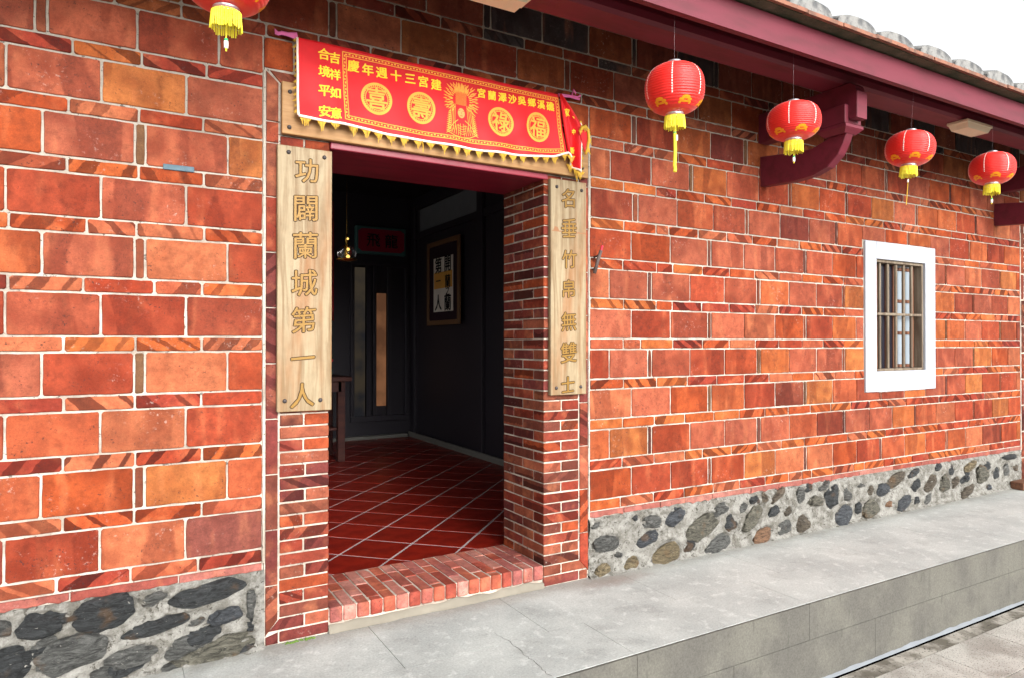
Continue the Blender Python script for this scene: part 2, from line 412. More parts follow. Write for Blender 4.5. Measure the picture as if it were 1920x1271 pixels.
def near(a, b, e=.02): return abs(a - b) < e
ODD_R = [2.512, 2.667, 2.983, 3.016, 3.356, 3.687, 4.018, 4.056, 4.374, 4.695, 5.018, 5.048, 5.371, 5.694, 6.018, 6.045, 6.361, 6.679, 6.994, 7.019, 7.345, 7.657, 7.905]
EVEN_R = [2.512, 2.845, 3.180, 3.525, 3.557, 3.885, 4.215, 4.540, 4.572, 4.892, 5.198, 5.510, 5.540, 5.874, 6.196, 6.519, 6.548, 6.861, 7.161, 7.489, 7.518, 7.827, 7.905]
R7 = [2.522, 2.858, 2.903, 3.241, 3.579, 3.901, 3.933, 4.274, 4.607, 4.928, 4.957, 5.28, 5.60, 5.925, 5.955, 6.28, 6.60, 6.92, 6.95, 7.27, 7.59, 7.905]
R8 = [2.518, 2.678, 3.015, 3.35, 3.385, 3.71, 4.04, 4.37, 4.405, 4.735, 5.06, 5.09, 5.41, 5.73, 6.05, 6.08, 6.40, 6.72, 7.04, 7.07, 7.39, 7.71, 7.905]
R9 = [2.512, 2.85, 2.89, 3.225, 3.555, 3.885, 3.925, 4.255, 4.59, 4.62, 4.95, 5.27, 5.60, 5.63, 5.95, 6.27, 6.60, 6.63, 6.95, 7.27, 7.59, 7.905]
BIGR = {0: EVEN_R, 1: ODD_R, 2: EVEN_R, 3: ODD_R, 4: EVEN_R, 5: ODD_R, 6: EVEN_R, 7: R7, 8: R8, 9: R9}
ODD_L = [-1.31, -.98, -.945, -.61, -.275, .059, .1, .437, .594]
EVEN_L = [-1.40, -1.07, -.735, -.397, -.067, .262, .594]
BIGL = {i: (EVEN_L if i % 2 == 0 else ODD_L) for i in range(9)}
BIGL[9] = [-1.3, -.97, -.635, -.303, -.26, .067, .397, .594]
B9M = [.594, .735, 1.07, 1.11, 1.44, 1.77, 2.10, 2.14, 2.512]
B10 = [-.77, -.43, -.385, -.05, .24, .573, .904, .944, 1.286, 1.615, 1.659, 1.994, 2.329, 2.37, 2.705, 3.04, 3.075, 3.403, 3.438, 3.762, 4.09, 4.13, 4.46, 4.79, 5.12, 5.15, 5.48, 5.81, 6.14, 6.17, 6.5, 6.83, 7.16, 7.19, 7.52, 7.905]
B11 = [-.62, -.29, -.25, .08, .41, .75, .79, 1.12, 1.43, 1.776, 1.823, 2.17, 2.51, 2.855, 2.891, 3.249, 3.59, 3.63, 3.97, 4.3, 4.63, 4.66, 5., 5.33, 5.66, 5.69, 6.03, 6.36, 6.7, 6.73, 7.06, 7.4, 7.73, 7.905]
T10 = [-.56, -.29, -.02, .24, .40, .605, .855, 1.12, 1.383, 1.645, 1.915, 2.19, 2.455, 2.72, 2.98, 3.25, 3.51, 3.76, 4.02, 4.29, 4.55, 4.81, 5.08, 5.33, 5.6, 5.86, 6.12, 6.38, 6.65, 6.9, 7.17, 7.43, 7.69, 7.905]
T11 = [x + .13 for x in T10[:-2]] + [7.905]
THR = {8: [2.522, 2.786, 3.057, 3.237, 3.495, 3.758, 4.018, 4.273, 4.539, 4.798, 5.06, 5.311],
       7: [2.522, 2.786, 3.056, 3.168, 3.437, 3.714, 3.974, 4.243, 4.495, 4.759, 5.017],
       6: [2.521, 2.778, 3.059, 3.203, 3.475, 3.74, 3.998, 4.261, 4.525, 4.77, 5.033],
       5: [2.521, 2.783, 3.055, 3.197, 3.468, 3.736, 4.001, 4.26, 4.521, 4.782, 5.044],
       4: [2.516, 2.78, 2.924, 3.202, 3.474, 3.735, 4.003, 4.258, 4.523, 4.776, 5.034],
       3: [2.516, 2.783, 3.06, 3.333, 3.611, 3.888, 4.151, 4.405, 4.66, 4.917, 5.173],
       2: [2.51, 2.774, 3.04, 3.31, 3.582, 3.836, 4.103, 4.362, 4.619, 4.87, 5.124, 5.374, 5.634],
       1: [2.51, 2.77, 3.036, 3.307, 3.472, 3.754, 4.019, 4.282, 4.547, 4.811, 5.078, 5.338, 5.594],
       0: [2.51, 2.754, 3.03, 3.301, 3.574, 3.837, 4.105, 4.364, 4.519, 4.633, 4.893, 5.157, 5.304, 5.57],
       9: [2.528, 2.787, 3.038, 3.255, 3.518, 3.781]}
for k in THR:
    l = THR[k]
    while l[-1] < 7.905 - .36: l.append(l[-1] + random.choice([.262, .262, .262, .258, .266, .15 if random.random() < .3 else .262]))
    l.append(7.905)
THL = {9: [-.171, .084, .346], 8: [-.185, .074, .332], 7: [-.189, .074, .336], 6: [-.386, -.119, .066, .336], 5: [-.388, -.13, .136, .328],
       4: [-.199, .063, .327], 3: [-.198, .061, .326], 2: [-.2, .064, .33], 1: [-.2, .06, .33], 0: [-.221, .048, .315]}
for k in THL:
    l = THL[k]
    while l[0] > -1.1: l.insert(0, l[0] - .263)
    l.append(.594)
T9M = [.594, .85, 1.11, 1.37, 1.63, 1.9, 2.16, 2.42, 2.528]
WX0, WX1, WZ0, WZ1 = 5.30, 6.335, 1.035, 2.285           # white window surround

def add_row(parent, xs, z0, z1, kind, row, cut=None):
    for a, b in zip(xs, xs[1:]):
        if b - a < .01: continue
        nm = 'thin_brick' if kind == 'thin' else ('closer_brick' if b - a < .06 else 'large_brick')
        kk = 'thin' if kind == 'thin' else ('closer' if b - a < .06 else 'large')
        zz0, zz1, aa, bb = z0, z1, a, b
        if cut:
            cx0, cx1, cz0, cz1 = cut
            if bb > cx0 and aa < cx1 and zz1 > cz0 and zz0 < cz1:
                if zz0 >= cz0 - .02 and zz1 <= cz1 + .02:      # beside the window: trim sideways
                    if aa < cx0 < bb: bb = cx0
                    elif aa < cx1 < bb: aa = cx1
                    else: continue
                    if bb - aa < .02: continue
                else:
                    if aa < cx0 - .02 or bb > cx1 + .02:       # corner brick: notched to the window
                        if zz0 < cz0: P = [(aa, zz0), (bb, zz0), (bb, zz1), (aa, zz1)]
                        z_in = cz0 if zz0 < cz0 else cz1; lower = zz0 < cz0; g = .005
                        if aa < cx0 < bb:
                            P = [(aa + g, zz0 + g), (bb - g, zz0 + g), (bb - g, z_in), (cx0, z_in), (cx0, zz1 - g), (aa + g, zz1 - g)] if lower else \
                                [(aa + g, zz0 + g), (cx0, zz0 + g), (cx0, z_in), (bb - g, z_in), (bb - g, zz1 - g), (aa + g, zz1 - g)]
                        else:
                            P = [(aa + g, zz0 + g), (bb - g, zz0 + g), (bb - g, zz1 - g), (cx1, zz1 - g), (cx1, z_in), (aa + g, z_in)] if lower else \
                                [(cx1, zz0 + g), (bb - g, zz0 + g), (bb - g, zz1 - g), (aa + g, zz1 - g), (aa + g, z_in), (cx1, z_in)]
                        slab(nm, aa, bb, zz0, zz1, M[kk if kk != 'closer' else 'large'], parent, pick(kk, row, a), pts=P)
                        continue
                    if zz0 < cz0: zz1 = cz0
                    else: zz0 = cz1
                    if zz1 - zz0 < .015: continue
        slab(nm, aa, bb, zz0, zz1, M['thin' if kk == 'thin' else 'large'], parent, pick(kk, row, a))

wl = empty('brick_wall', (-.4, 0, .36), 'orange red brick wall left of the doorway, on a plinth of long dark slate stones', 'wall')
wr = empty('brick_wall', (5.2, 0, .36), 'long orange red brick wall right of the doorway with the white framed window', 'wall')
def unparent_loc(o, p): o.location = Vector(o.location) - Vector(p.location)
CUT = (WX0, WX1, WZ0, WZ1)
for k in range(12):
    z0 = ZT + k * PITCH; z1 = z0 + TH; z2 = z0 + PITCH
    if k < 9:
        add_row(wl, THL[k], z0, z1, 'thin', k); add_row(wl, BIGL[k], z1, z2, 'large', k)
        add_row(wr, THR[k], z0, z1, 'thin', k, CUT); add_row(wr, BIGR[k], z1, z2, 'large', k, CUT)
    elif k == 9:
        add_row(wl, THL[9], z0, z1, 'thin', k); add_row(wr, THR[9], z0, z1, 'thin', k)
        add_row(wl, BIGL[9], z1, z2, 'large', k)
        # course above the door, from the head of the surround
        add_row(wl, [x for x in B9M if x < 1.5], 2.752, z2, 'large', k); add_row(wr, [x for x in B9M if x > 1.4], 2.752, z2, 'large', k)
        add_row(wr, BIGR[9], z1, z2, 'large', k)
    else:
        T = T10 if k == 10 else T11; B = B10 if k == 10 else B11
        add_row(wl, [x for x in T if x < 1.4], z0, z1, 'thin', k); add_row(wr, [x for x in T if x >= max(y for y in T if y < 1.4)], z0, z1, 'thin', k)
        bx = max(y for y in B if y < 1.5)
        add_row(wl, [x for x in B if x <= bx], z1, z2, 'large', k); add_row(wr, [x for x in B if x >= bx], z1, z2, 'large', k)
# worn pink base course on top of the plinth
def base_course(parent, x0, x1):
    x = x0
    while x < x1 - .05:
        L = min(random.uniform(.25, .5), x1 - x)
        n = max(4, int(L / .035)); lo = []
        for i in range(n + 1):
            lo.append((x + .003 + (L - .006) * i / n, .366 - .012 * mnoise.noise(Vector((x * 9 + i, 3, 1))) - (.008 if random.random() < .15 else 0)))
        pts = lo + [(x + L - .003, .399), (x + .003, .399)]
        c = rgb(*random.choice([(200, 124, 112), (188, 110, 98), (206, 138, 124), (176, 92, 80)]), .48)
        slab('base_brick', x, x + L, .366, .399, M['large'], parent, (c[0], c[1], c[2], .15), yf=-.004, depth=.035, pts=pts)
        x += L
base_course(wl, -1.4, .592); base_course(wr, 2.508, 7.905)
# mortar bodies (the wall's core), butted end to end
mb = MB(); mb.box(-1.6, .596, .0065, .49, .362, 2.90); mb.box(-1.6, 1.43, .0065, .49, 2.90, 3.62)
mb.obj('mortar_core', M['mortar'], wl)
mb = MB(); IX0, IX1, IZ0, IZ1 = 5.452, 6.178, 1.205, 2.142
mb.box(2.508, IX0, .0065, .49, .362, 2.90); mb.box(IX1, 7.912, .0065, .49, .362, 2.90)
mb.box(IX0, IX1, .0065, .49, .362, IZ0); mb.box(IX0, IX1, .0045, .49, IZ1, 2.90); mb.box(1.43, 7.912, .0065, .49, 2.90, 3.62)
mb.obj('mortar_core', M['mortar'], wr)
for W_ in (wl, wr):
    for ch in W_.children: unparent_loc(ch, W_)
# wide uneven mortar joints between wall and door surround
def mortar_ribbon(parent, x0, x1, z0, z1, name='mortar_joint', mat='mortar'):
    n = int((z1 - z0) / .03); vs = []; fs = []
    for i in range(n + 1):
        z = z0 + (z1 - z0) * i / n
        a = x0 + .003 * mnoise.noise(Vector((x0 * 7, z * 14, 0))); b = x1 + .004 * mnoise.noise(Vector((x1 * 7, z * 14, 5)))
        y = -.002 - .002 * mnoise.noise(Vector((x0, z * 20, 9)))
        vs += [(a, .01, z), (a + .003, y, z), (b - .003, y, z), (b, .01, z)]
    for i in range(n):
        for k in range(3): q = i * 4 + k; fs.append((q, q + 1, q + 5, q + 4))
    o = mobj(name, vs, fs, M[mat], parent); o.location = -Vector(parent.location) if parent else (0, 0, 0); return o
mortar_ribbon(wl, .590, .606, .40, 2.74); mortar_ribbon(wr, 2.500, 2.516, .36, 2.74)
mortar_ribbon(wr, 7.90, 7.92, .36, 2.55)

# ------------------------------------------------------------------ doorway: brick surround, jambs, sill, lintel
dw = empty('doorway', (1.54, 0, 0), 'open doorway framed by small red bricks with a worn brick sill', 'doorway')
DX = Vector((1.54, 0, 0))
SMALLC = [(176, 70, 54), (160, 62, 52), (188, 78, 56), (146, 62, 58), (172, 62, 46), (192, 92, 70), (164, 78, 60), (192, 76, 46), (142, 66, 54)]
def spick(dark=1., z=1.):
    c = random.choice(SMALLC); c = rgb(c[0] * .96, c[1] * 1.12, c[2] * 1.1); k = ALB * random.uniform(.8, 1.1) * dark
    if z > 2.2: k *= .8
    if random.random() < .16: c = rgb(132, 62, 56)
    return (c[0] * k, c[1] * k, c[2] * k, random.choice([0, 0, .5, .8]))
def small_brick(x0, x1, y0, y1, z0, z1, color, name='brick', g=.004, c=.003):
    cx, cy, cz = (x0 + x1) / 2, (y0 + y1) / 2, (z0 + z1) / 2
    e = lambda: g * random.uniform(.7, 1.3)
    ax, bx = (x0 + (e() if abs(x0 - RX0) > .001 else random.uniform(0, .0015)) - cx, x1 - (e() if abs(x1 - LX1) > .001 else random.uniform(0, .0015)) - cx); j = random.uniform(-.0015, .0015)
    vs, fs = cbox(ax, bx, y0 - cy + (j if y0 < .01 else g), y1 - cy - g, z0 + e() - cz, z1 - e() - cz, c * random.uniform(.8, 1.6), .0008)
    return mobj(name, vs, fs, M['small'], dw, (cx - DX.x, cy, cz), color=color)
CP = .061
LX0, LX1, RX0, RX1 = .668, .908, 2.176, 2.432
for k in range(40):
    z0 = k * CP; z1 = z0 + CP; zc = z0
    for side in (-1, 1):
        xa, xb = (LX0, LX1) if side < 0 else (RX0, RX1)
        if k == 0: pass
        mid = (xa + xb) / 2 + random.uniform(-.005, .005)
        if k % 2 == 0:
            small_brick(xa, xb, 0, .118, z0, z1, spick(1, zc))
            ys = [(.118, .245 + .11), (.355, .49)]
        else:
            inner = (xa, mid) if side > 0 else (mid, xb); outer = (mid, xb) if side > 0 else (xa, mid)
            small_brick(*inner, 0, .245, z0, z1, spick(1, zc)); 
            if k == 1:
                pts = ([(.622, z0 + .004), (outer[1] - .004, z0 + .004), (outer[1] - .004, z1 - .004), (.672, z1 - .004)] if side < 0 else
                       [(outer[0] + .004, z0 + .004), (2.486, z0 + .004), (2.436, z1 - .004), (outer[0] + .004, z1 - .004)])
                o = slab('brick', outer[0], outer[1], z0, z1, M['small'], dw, spick(), pts=pts, depth=.1); o.location.x -= DX.x
            else: small_brick(*outer, 0, .118, z0, z1, spick(1, zc))
            ys = [(.245, .49)]
        for (ya, yb) in ys:
            if z1 < .13: continue
            if side > 0: small_brick(xa, xa + .11, ya, yb, z0, z1, spick(.92, zc), g=.004)
            else: small_brick(xb - .11, xb, ya, yb, z0, z1, spick(.92, zc))
# moulded edge bricks of the surround
def edge_brick(pts, color=None):
    xs = [p[0] for p in pts]; zs = [p[1] for p in pts]
    o = slab('edge_brick', min(xs), max(xs), min(zs), max(zs), M['thin'], dw, color or spick(1.05), yf=-.002, depth=.1, pts=pts); o.location.x -= DX.x; return o
zj = [.02, .283, .548, .813, 1.078, 1.343, 1.608, 1.873, 2.138, 2.398, 2.5, 2.742]
for side in (-1, 1):
    xo, xi = (.607, .662) if side < 0 else (2.499, 2.438)
    for i in range(len(zj) - 1):
        a, b = zj[i] + .003, zj[i + 1] - .003
        if i == 0: edge_brick([(xo, .05), (xi, .116), (xi, b), (xo, b)])
        elif i == len(zj) - 2: edge_brick([(xo, a), (xi, a), (xi, 2.69), (xo, b)])
        else: edge_brick([(xo, a), (xi, a), (xi, b), (xo, b)])
    # foot brick of the surround reaching out to the mortar
    a, b = (.608, .664) if side < 0 else (2.436, 2.492)
    edge_brick([(a, .004), (b, .004), (b, .055), (a, .04 if side < 0 else .055)], spick(.8))
x = .62
while x < 2.45:
    L = min(.262, 2.485 - x); last = x + L > 2.47
    edge_brick([(x + .003 + (.048 if x < .63 else 0), 2.694), (x + L - .003 - (.05 if last else 0), 2.694), (x + L - .003, 2.744), (x + .003, 2.744)]); x += L
# mortar core of the surround and the wall above the lintel
mb = MB()
mb.box(.600, LX1 - .0045, .0055, .484, 0, 2.44); mb.box(RX0 + .0045, 2.504, .0055, .484, 0, 2.44); mb.box(.600, 2.504, .0062, .484, 2.445, 2.898)
o = mb.obj('mortar_core', M['mortar_grey'], dw); o.location = -DX
for a, b in ((.664, .670), (2.430, 2.436)):
    pass
# bricks in the strip between lintel board and top sign ends
# lintel
mb = MB(); mb.box(.912, 2.205, -.004, .484, 2.408, 2.443, .004); o = mb.obj('lintel', M['maroon_lintel'], dw); o.location = -DX
# sill: bricks laid on edge, 18 across, several deep
xs = [.910 + (2.174 - .910) * i / 18 for i in range(19)]
for i in range(18):
    a, b = xs[i], xs[i + 1]
    lens = [.115, .24, .135] if i % 2 == 0 else [.235, .12, .135]
    if i % 5 == 3: lens = [.06, .2, .23]
    y = 0; zt = .122 + .010 * i / 18
    for j, L in enumerate(lens):
        jz = random.uniform(-.005, .003)
        c = rgb(*random.choice([(204, 130, 116), (190, 108, 94), (212, 144, 130), (180, 106, 98), (202, 110, 86), (184, 90, 74)])); k = .66 * random.uniform(.88, 1.05)
        g = .0028; ax, bx, ay, by = a + g, b - g, y + (0 if j == 0 else g), y + L - g
        cx, cy = (ax + bx) / 2, (ay + by) / 2
        zb = .048 if j == 0 else .07
        vs, fs = cbox(ax - cx, bx - cx, ay - cy, by - cy, zb - .09, zt + jz * .5 - .09, .006 if j == 0 else .003, .0012)
        mobj('sill_brick', vs, fs, M['small'], dw, (cx - DX.x, cy - .004, .09), color=(c[0] * k, c[1] * k, c[2] * k, .2))
        y += L
M['skirt'] = plain('stained cement skirt', rgb(124, 118, 106), .95, bump=.6, bscale=50, var=.35)
mb = MB(); n = 60; vs = []; fs = []
mb.box(.906, 2.178, .012, .489, .0, .112); mb.add([(.908, .008, .1175), (2.176, .008, .1275), (2.176, .489, .1285), (.908, .489, .1185), (.908, .008, .05), (2.176, .008, .05), (2.176, .489, .05), (.908, .489, .05)], [(0, 1, 2, 3), (0, 4, 5, 1), (1, 5, 6, 2), (2, 6, 7, 3), (3, 7, 4, 0)])
o = mb.obj('sill_mortar', M['mortar_grey'], dw); o.location = -DX
# rough mortar skirt under the sill
vs = []; fs = []
for i in range(n + 1):
    x = .908 + 1.268 * i / n; h = .036 + .018 * mnoise.noise(Vector((x * 9, 0, 4)))
    for (yy, zz) in ((.012, h), (-.004 - .006 * mnoise.noise(Vector((x * 12, 1, 0))), h - .008), (-.008 - .010 * mnoise.noise(Vector((x * 10, 2, 0))), .012), (-.018 - .02 * mnoise.noise(Vector((x * 8, 3, 0))), .0008)):
        vs.append((x, yy, zz))
for i in range(n):
    for k in range(3): q = i * 4 + k; fs.append((q, q + 1, q + 5, q + 4))
o = mobj('mortar_skirt', vs, fs, M['skirt'], dw, smooth=True); o.location = -DX

# ------------------------------------------------------------------ plinth of stones
def plinth(name, x0, x1, label, stones):
    root = empty(name, ((x0 + x1) / 2, 0, 0), label, 'plinth'); rx = (x0 + x1) / 2
    step = .0125; nx = int((x1 - x0) / step); nz = 32; vs = []; fs = []
    for j in range(nz + 1):
        for i in range(nx + 1):
            x = x0 + (x1 - x0) * i / nx; z = -.004 + .372 * j / nz
            y = -.004 + .014 * mnoise.noise(Vector((x * 5, z * 7, 1))) + .014 * mnoise.noise(Vector((x * 15, z * 19, 2))) + .007 * mnoise.noise(Vector((x * 50, z * 50, 3)))
            for (sx, sz, a, b, ang, col) in stones:
                dx, dz = x - sx, z - sz
                if abs(dx) > 2.2 * a + .02 or abs(dz) > 2.2 * a + b: continue
                ca, sa = math.cos(ang), math.sin(ang)
                u = (dx * ca + dz * sa) / a; v = (-dx * sa + dz * ca) / b; r = u * u + v * v
                if r < 3.2:
                    if r < 2.0: y += .016 * max(0, 1 - abs(r - 1.35) / .55)
                    y -= .010 * max(0, 1 - abs(r - 2.3) / .8)
            if z < .02: y -= (.02 - z) * 1.2
            if z > .348: y += .012
            vs.append((x - rx, y, z))
    for j in range(nz):
        for i in range(nx):
            q = j * (nx + 1) + i; fs.append((q, q + 1, q + nx + 2, q + nx + 1))
    mobj('rubble_mortar', vs, fs, M['rubble'], root, smooth=True)
    mb = MB(); mb.box(x0 - rx, x1 - rx, .03, .49, 0, .36); mb.obj('core', M['rubble'], root)
    for (sx, sz, a, b, ang, col) in stones:
        bm = bmesh.new(); bmesh.ops.create_icosphere(bm, subdivisions=3 if a > .05 else 2, radius=1)
        seed = Vector((sx * 13, sz * 7, 0))
        for vtx in bm.verts:
            p = vtx.co; s = 1.22 + (.34 if a > .07 else .55) * mnoise.noise(p * 1.2 + seed) + (.22 if a > .07 else .3) * mnoise.noise(p * 3.0 + seed)
            lay = .05 * mnoise.noise(Vector((p.x * 1.2, 0, p.z * 7)) + seed)
            q = 2.6; m = (abs(p.x) ** q + abs(p.z) ** q) ** (1 / q); rr = math.hypot(p.x, p.z); bx = rr / m if m > 1e-5 else 1
            xx, zz = p.x * a * s * min(bx, 1.15), p.z * b * s * min(bx, 1.15)
            ca, sa = math.cos(ang), math.sin(ang)
            vtx.co = (xx * ca - zz * sa, p.y * (.032 if a > .05 else .024) * s + (.008 * lay * 10 if p.y < 0 else 0), xx * sa + zz * ca)
        me = bpy.data.meshes.new('stone'); bm.to_mesh(me); bm.free()
        k = random.uniform(.85, 1.15)
        mlink('stone', me, M['stone'], root, (sx - rx, .003, sz), smooth=False, color=(col[0] * k, col[1] * k, col[2] * k, 1))
    return root
DK, BL, GR, OL, OC, BR, OR = rgb(60, 62, 63), rgb(72, 75, 79), rgb(92, 92, 89), rgb(100, 97, 86), rgb(122, 109, 84), rgb(94, 85, 73), rgb(128, 97, 74)
CT = dict(o=OC, b=BL, g=GR, l=OL, d=DK, r=BR, x=OR)
RS = """2.611,0.011,0.063,0.043,o;2.837,0.024,0.063,0.044,o;3.131,0.037,0.133,0.088,o;2.972,0.174,0.099,0.042,b;2.634,0.193,0.110,0.055,g;3.002,0.282,0.089,0.042,g;3.213,0.285,0.079,0.058,b;2.866,0.322,0.027,0.020,d;3.456,0.183,0.154,0.076,l;3.633,0.288,0.080,0.038,g;3.742,0.177,0.065,0.065,d;3.338,0.075,0.064,0.043,d;3.599,0.028,0.141,0.067,g;3.959,0.182,0.135,0.066,l;3.979,0.309,0.054,0.033,d;4.087,0.314,0.035,0.037,r;4.233,0.318,0.097,0.030,r;4.189,0.200,0.061,0.041,d;4.340,0.188,0.053,0.035,r;4.056,0.027,0.112,0.067,x;4.296,0.070,0.078,0.052,g;4.507,0.068,0.075,0.063,r;4.494,0.288,0.054,0.067,g;4.589,0.331,0.047,0.032,d;4.657,0.221,0.089,0.042,l;4.869,0.229,0.087,0.087,d;5.060,0.229,0.060,0.059,g;5.014,0.065,0.114,0.077,b;5.210,0.106,0.049,0.056,d;5.366,0.078,0.121,0.079,l;5.624,0.085,0.053,0.029,x;5.542,0.214,0.099,0.054,b;5.366,0.230,0.051,0.041,r;5.725,0.279,0.153,0.055,r;5.982,0.313,0.106,0.030,d;6.034,0.202,0.064,0.048,d;5.842,0.069,0.118,0.060,b;6.034,0.073,0.049,0.040,d;6.213,0.061,0.063,0.045,g;6.251,0.196,0.111,0.057,r;6.381,0.327,0.057,0.031,d;6.475,0.173,0.084,0.079,l;6.591,0.283,0.058,0.046,d;6.649,0.159,0.078,0.042,r;6.827,0.190,0.082,0.039,d;6.909,0.284,0.115,0.047,o;6.867,0.057,0.131,0.043,r;7.137,0.193,0.111,0.092,l;7.223,0.262,0.056,0.044,d;7.264,0.052,0.052,0.031,b;7.396,0.179,0.061,0.063,d;7.666,0.314,0.157,0.032,d;7.597,0.194,0.063,0.055,g;7.771,0.196,0.047,0.033,r;2.554,0.319,0.044,0.021,g;3.864,0.268,0.048,0.023,g;4.770,0.330,0.074,0.021,g;5.242,0.281,0.056,0.018,g;2.735,0.106,0.037,0.020,g"""
rs = []
for s_ in RS.split(';'):
    a = s_.split(','); x, z, ax, bz = [float(q) for q in a[:4]]
    rs.append((x, max(z, .03), ax * .76, bz * .78, random.uniform(-.1, .7), CT[a[4]]))
LS = """-0.272,0.282,0.065,0.045,d,0;-0.051,0.292,0.093,0.061,d,.3;0.151,0.192,0.109,0.027,d,.2;0.361,0.304,0.131,0.040,d,.15;0.425,0.179,0.059,0.033,b,.3;0.542,0.213,0.019,0.058,g,0;0.542,0.117,0.017,0.026,d,0;-0.168,0.144,0.105,0.057,g,.25;-0.372,0.147,0.054,0.060,d,.1;0.051,0.077,0.084,0.038,g,.1;0.266,0.082,0.069,0.035,g,.4;0.356,0.013,0.159,0.052,l,.3;-0.395,0.294,0.023,0.031,g,.4;-0.263,0.211,0.039,0.015,g,.5;0.135,0.315,0.048,0.022,g,.3;0.178,-0.005,0.055,0.020,g,.1;-0.040,0.028,0.050,0.030,g,0;0.310,0.178,0.029,0.011,g,.3"""
ls = []
for s_ in LS.split(';'):
    a = s_.split(','); x, z, ax, bz = [float(q) for q in a[:4]]
    ls.append((x, z, ax, bz, float(a[5]) * .8, CT[a[4]]))
for (x, z, a, b) in ((-.62, .25, .1, .05), (-.85, .12, .12, .06), (-1.15, .24, .1, .05), (-.6, .08, .09, .05), (-1.2, .08, .1, .05), (.5, .02, .05, .02), (.33, .11, .06, .03), (.02, .04, .07, .025), (-.18, .30, .05, .02), (.42, .19, .05, .018), (-.3, .17, .05, .02), (.13, .20, .04, .018)):
    ls.append((x, z, a, b, .2, DK))
plinth('stone_plinth', -1.6, .602, 'low rubble plinth with long dark slate stones, left of the doorway', ls)
plinth('stone_plinth', 2.502, 7.90, 'low rubble plinth with many small rounded stones, right of the doorway', rs)

# ------------------------------------------------------------------ ground: platform, curb, courtyard
pf = empty('platform', (0, 0, 0), kind='structure')
def slab_top(x0, x1, y0, y1, z0, z1, mat, parent, name, c=.003, g=.0012):
    cx, cy = (x0 + x1) / 2, (y0 + y1) / 2
    vs, fs = cbox(x0 + g, x1 - g, y0 + g, y1 - g, z0, z1, c, 0)
    return mobj(name, vs, fs, mat, parent)
xs1 = [-2.5, -1.6, -.5, .25, 1.105, 1.865, 2.72, 3.6, 4.45, 5.3, 6.2, 7.1, 8.0, 9.0, 10.]
xs2 = [-2.5, -1.5, -.3, .87, 2.08, 3.31, 4.5, 5.7, 6.9, 8.1, 10.]
for a, b in zip(xs1, xs1[1:]): slab_top(a, b, -.533, .02, -.06, random.uniform(-.0016, -.0008), M['platform'], pf, 'paving_slab', 0, .0012)
for a, b in zip(xs2, xs2[1:]): slab_top(a, b, -.935, -.533, -.06, random.uniform(-.0004, 0), M['platform'], pf, 'edge_slab', .0006, .0011)
xf1 = xs2; xf2 = [-2.5, -1.0, .3, 1.5, 2.715, 3.915, 5.1, 6.3, 7.5, 8.7, 10.]
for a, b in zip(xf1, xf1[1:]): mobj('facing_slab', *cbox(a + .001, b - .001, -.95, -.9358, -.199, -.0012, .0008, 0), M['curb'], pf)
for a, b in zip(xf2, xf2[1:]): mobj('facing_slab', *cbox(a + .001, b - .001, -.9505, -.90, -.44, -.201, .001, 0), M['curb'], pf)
mb = MB(); mb.box(-2.5, 10, -.934, .6, -.46, -.063); mb.obj('fill', M['dark_gap'], pf)
# uneven cement fillet at the foot of the curb
vs = []; fs = []; n = 260
for i in range(n + 1):
    x = 1.5 + 8.4 * i / n; h = .012 + .014 * abs(mnoise.noise(Vector((x * 5, 0, 0)))) + .012 * abs(mnoise.noise(Vector((x * 16, 2, 0))))
    for (yy, zz) in ((-.949, -.447 + h + .002), (-.953, -.448 + h), (-.957 - .3 * h, -.447)): vs.append((x, yy, zz))
for i in range(n):
    for k in range(2): q = i * 3 + k; fs.append((q, q + 1, q + 4, q + 3))
mobj('cement_fillet', vs, fs, M['fillet'], pf, smooth=True)
vs = []; fs = []; CR = []
for (a, b), (c, d_) in zip(CRACK, CRACK[1:]):
    for k in range(4): CR.append((a + (c - a) * k / 4 + random.uniform(-.006, .006), b + (d_ - b) * k / 4))
for i, (a, b) in enumerate(CR): w_ = random.uniform(.0006, .0016) * min(1, i / 8 + .3); vs += [(a - w_, b, .0006), (a + w_, b, .0006)]
for i in range(len(CR) - 1): fs.append((2 * i, 2 * i + 1, 2 * i + 3, 2 * i + 2))
mobj('crack', vs, fs, M['dark_gap'], pf)
gp = empty('courtyard_paving', (0, 0, -.45), kind='structure')
for i in range(11):
    a = .11 + .6 * i + .9
    vs, fs = cbox(a + .002, a + .598, -1.066, -.966, -.04, random.uniform(-.006, -.003), .003, .001); mobj('border_stone', vs, fs, M['granite_dirty'], gp)
for j in range(7):
    y1 = -1.07 - .372 * j; y0 = y1 - .372
    for i in range(14):
        a = .11 + .6 * i + (0 if j % 2 == 0 else .3)
        vs, fs = cbox(a + .002, a + .598, y0 + .002, y1 - .002, -.04, random.uniform(-.002, .001), .003, 0)
        mobj('paving_stone', vs, fs, M['granite'], gp)
gs = MB(); gs.box(-200, 200, -200, -.96, -.7, -.47); o = gs.obj('ground', M['granite_dirty'], None); tag(o, kind='structure')
gs = MB(); gs.box(-200, 200, .6, 200, -.7, -.02); o = gs.obj('ground', M['granite_dirty'], None); tag(o, kind='structure')

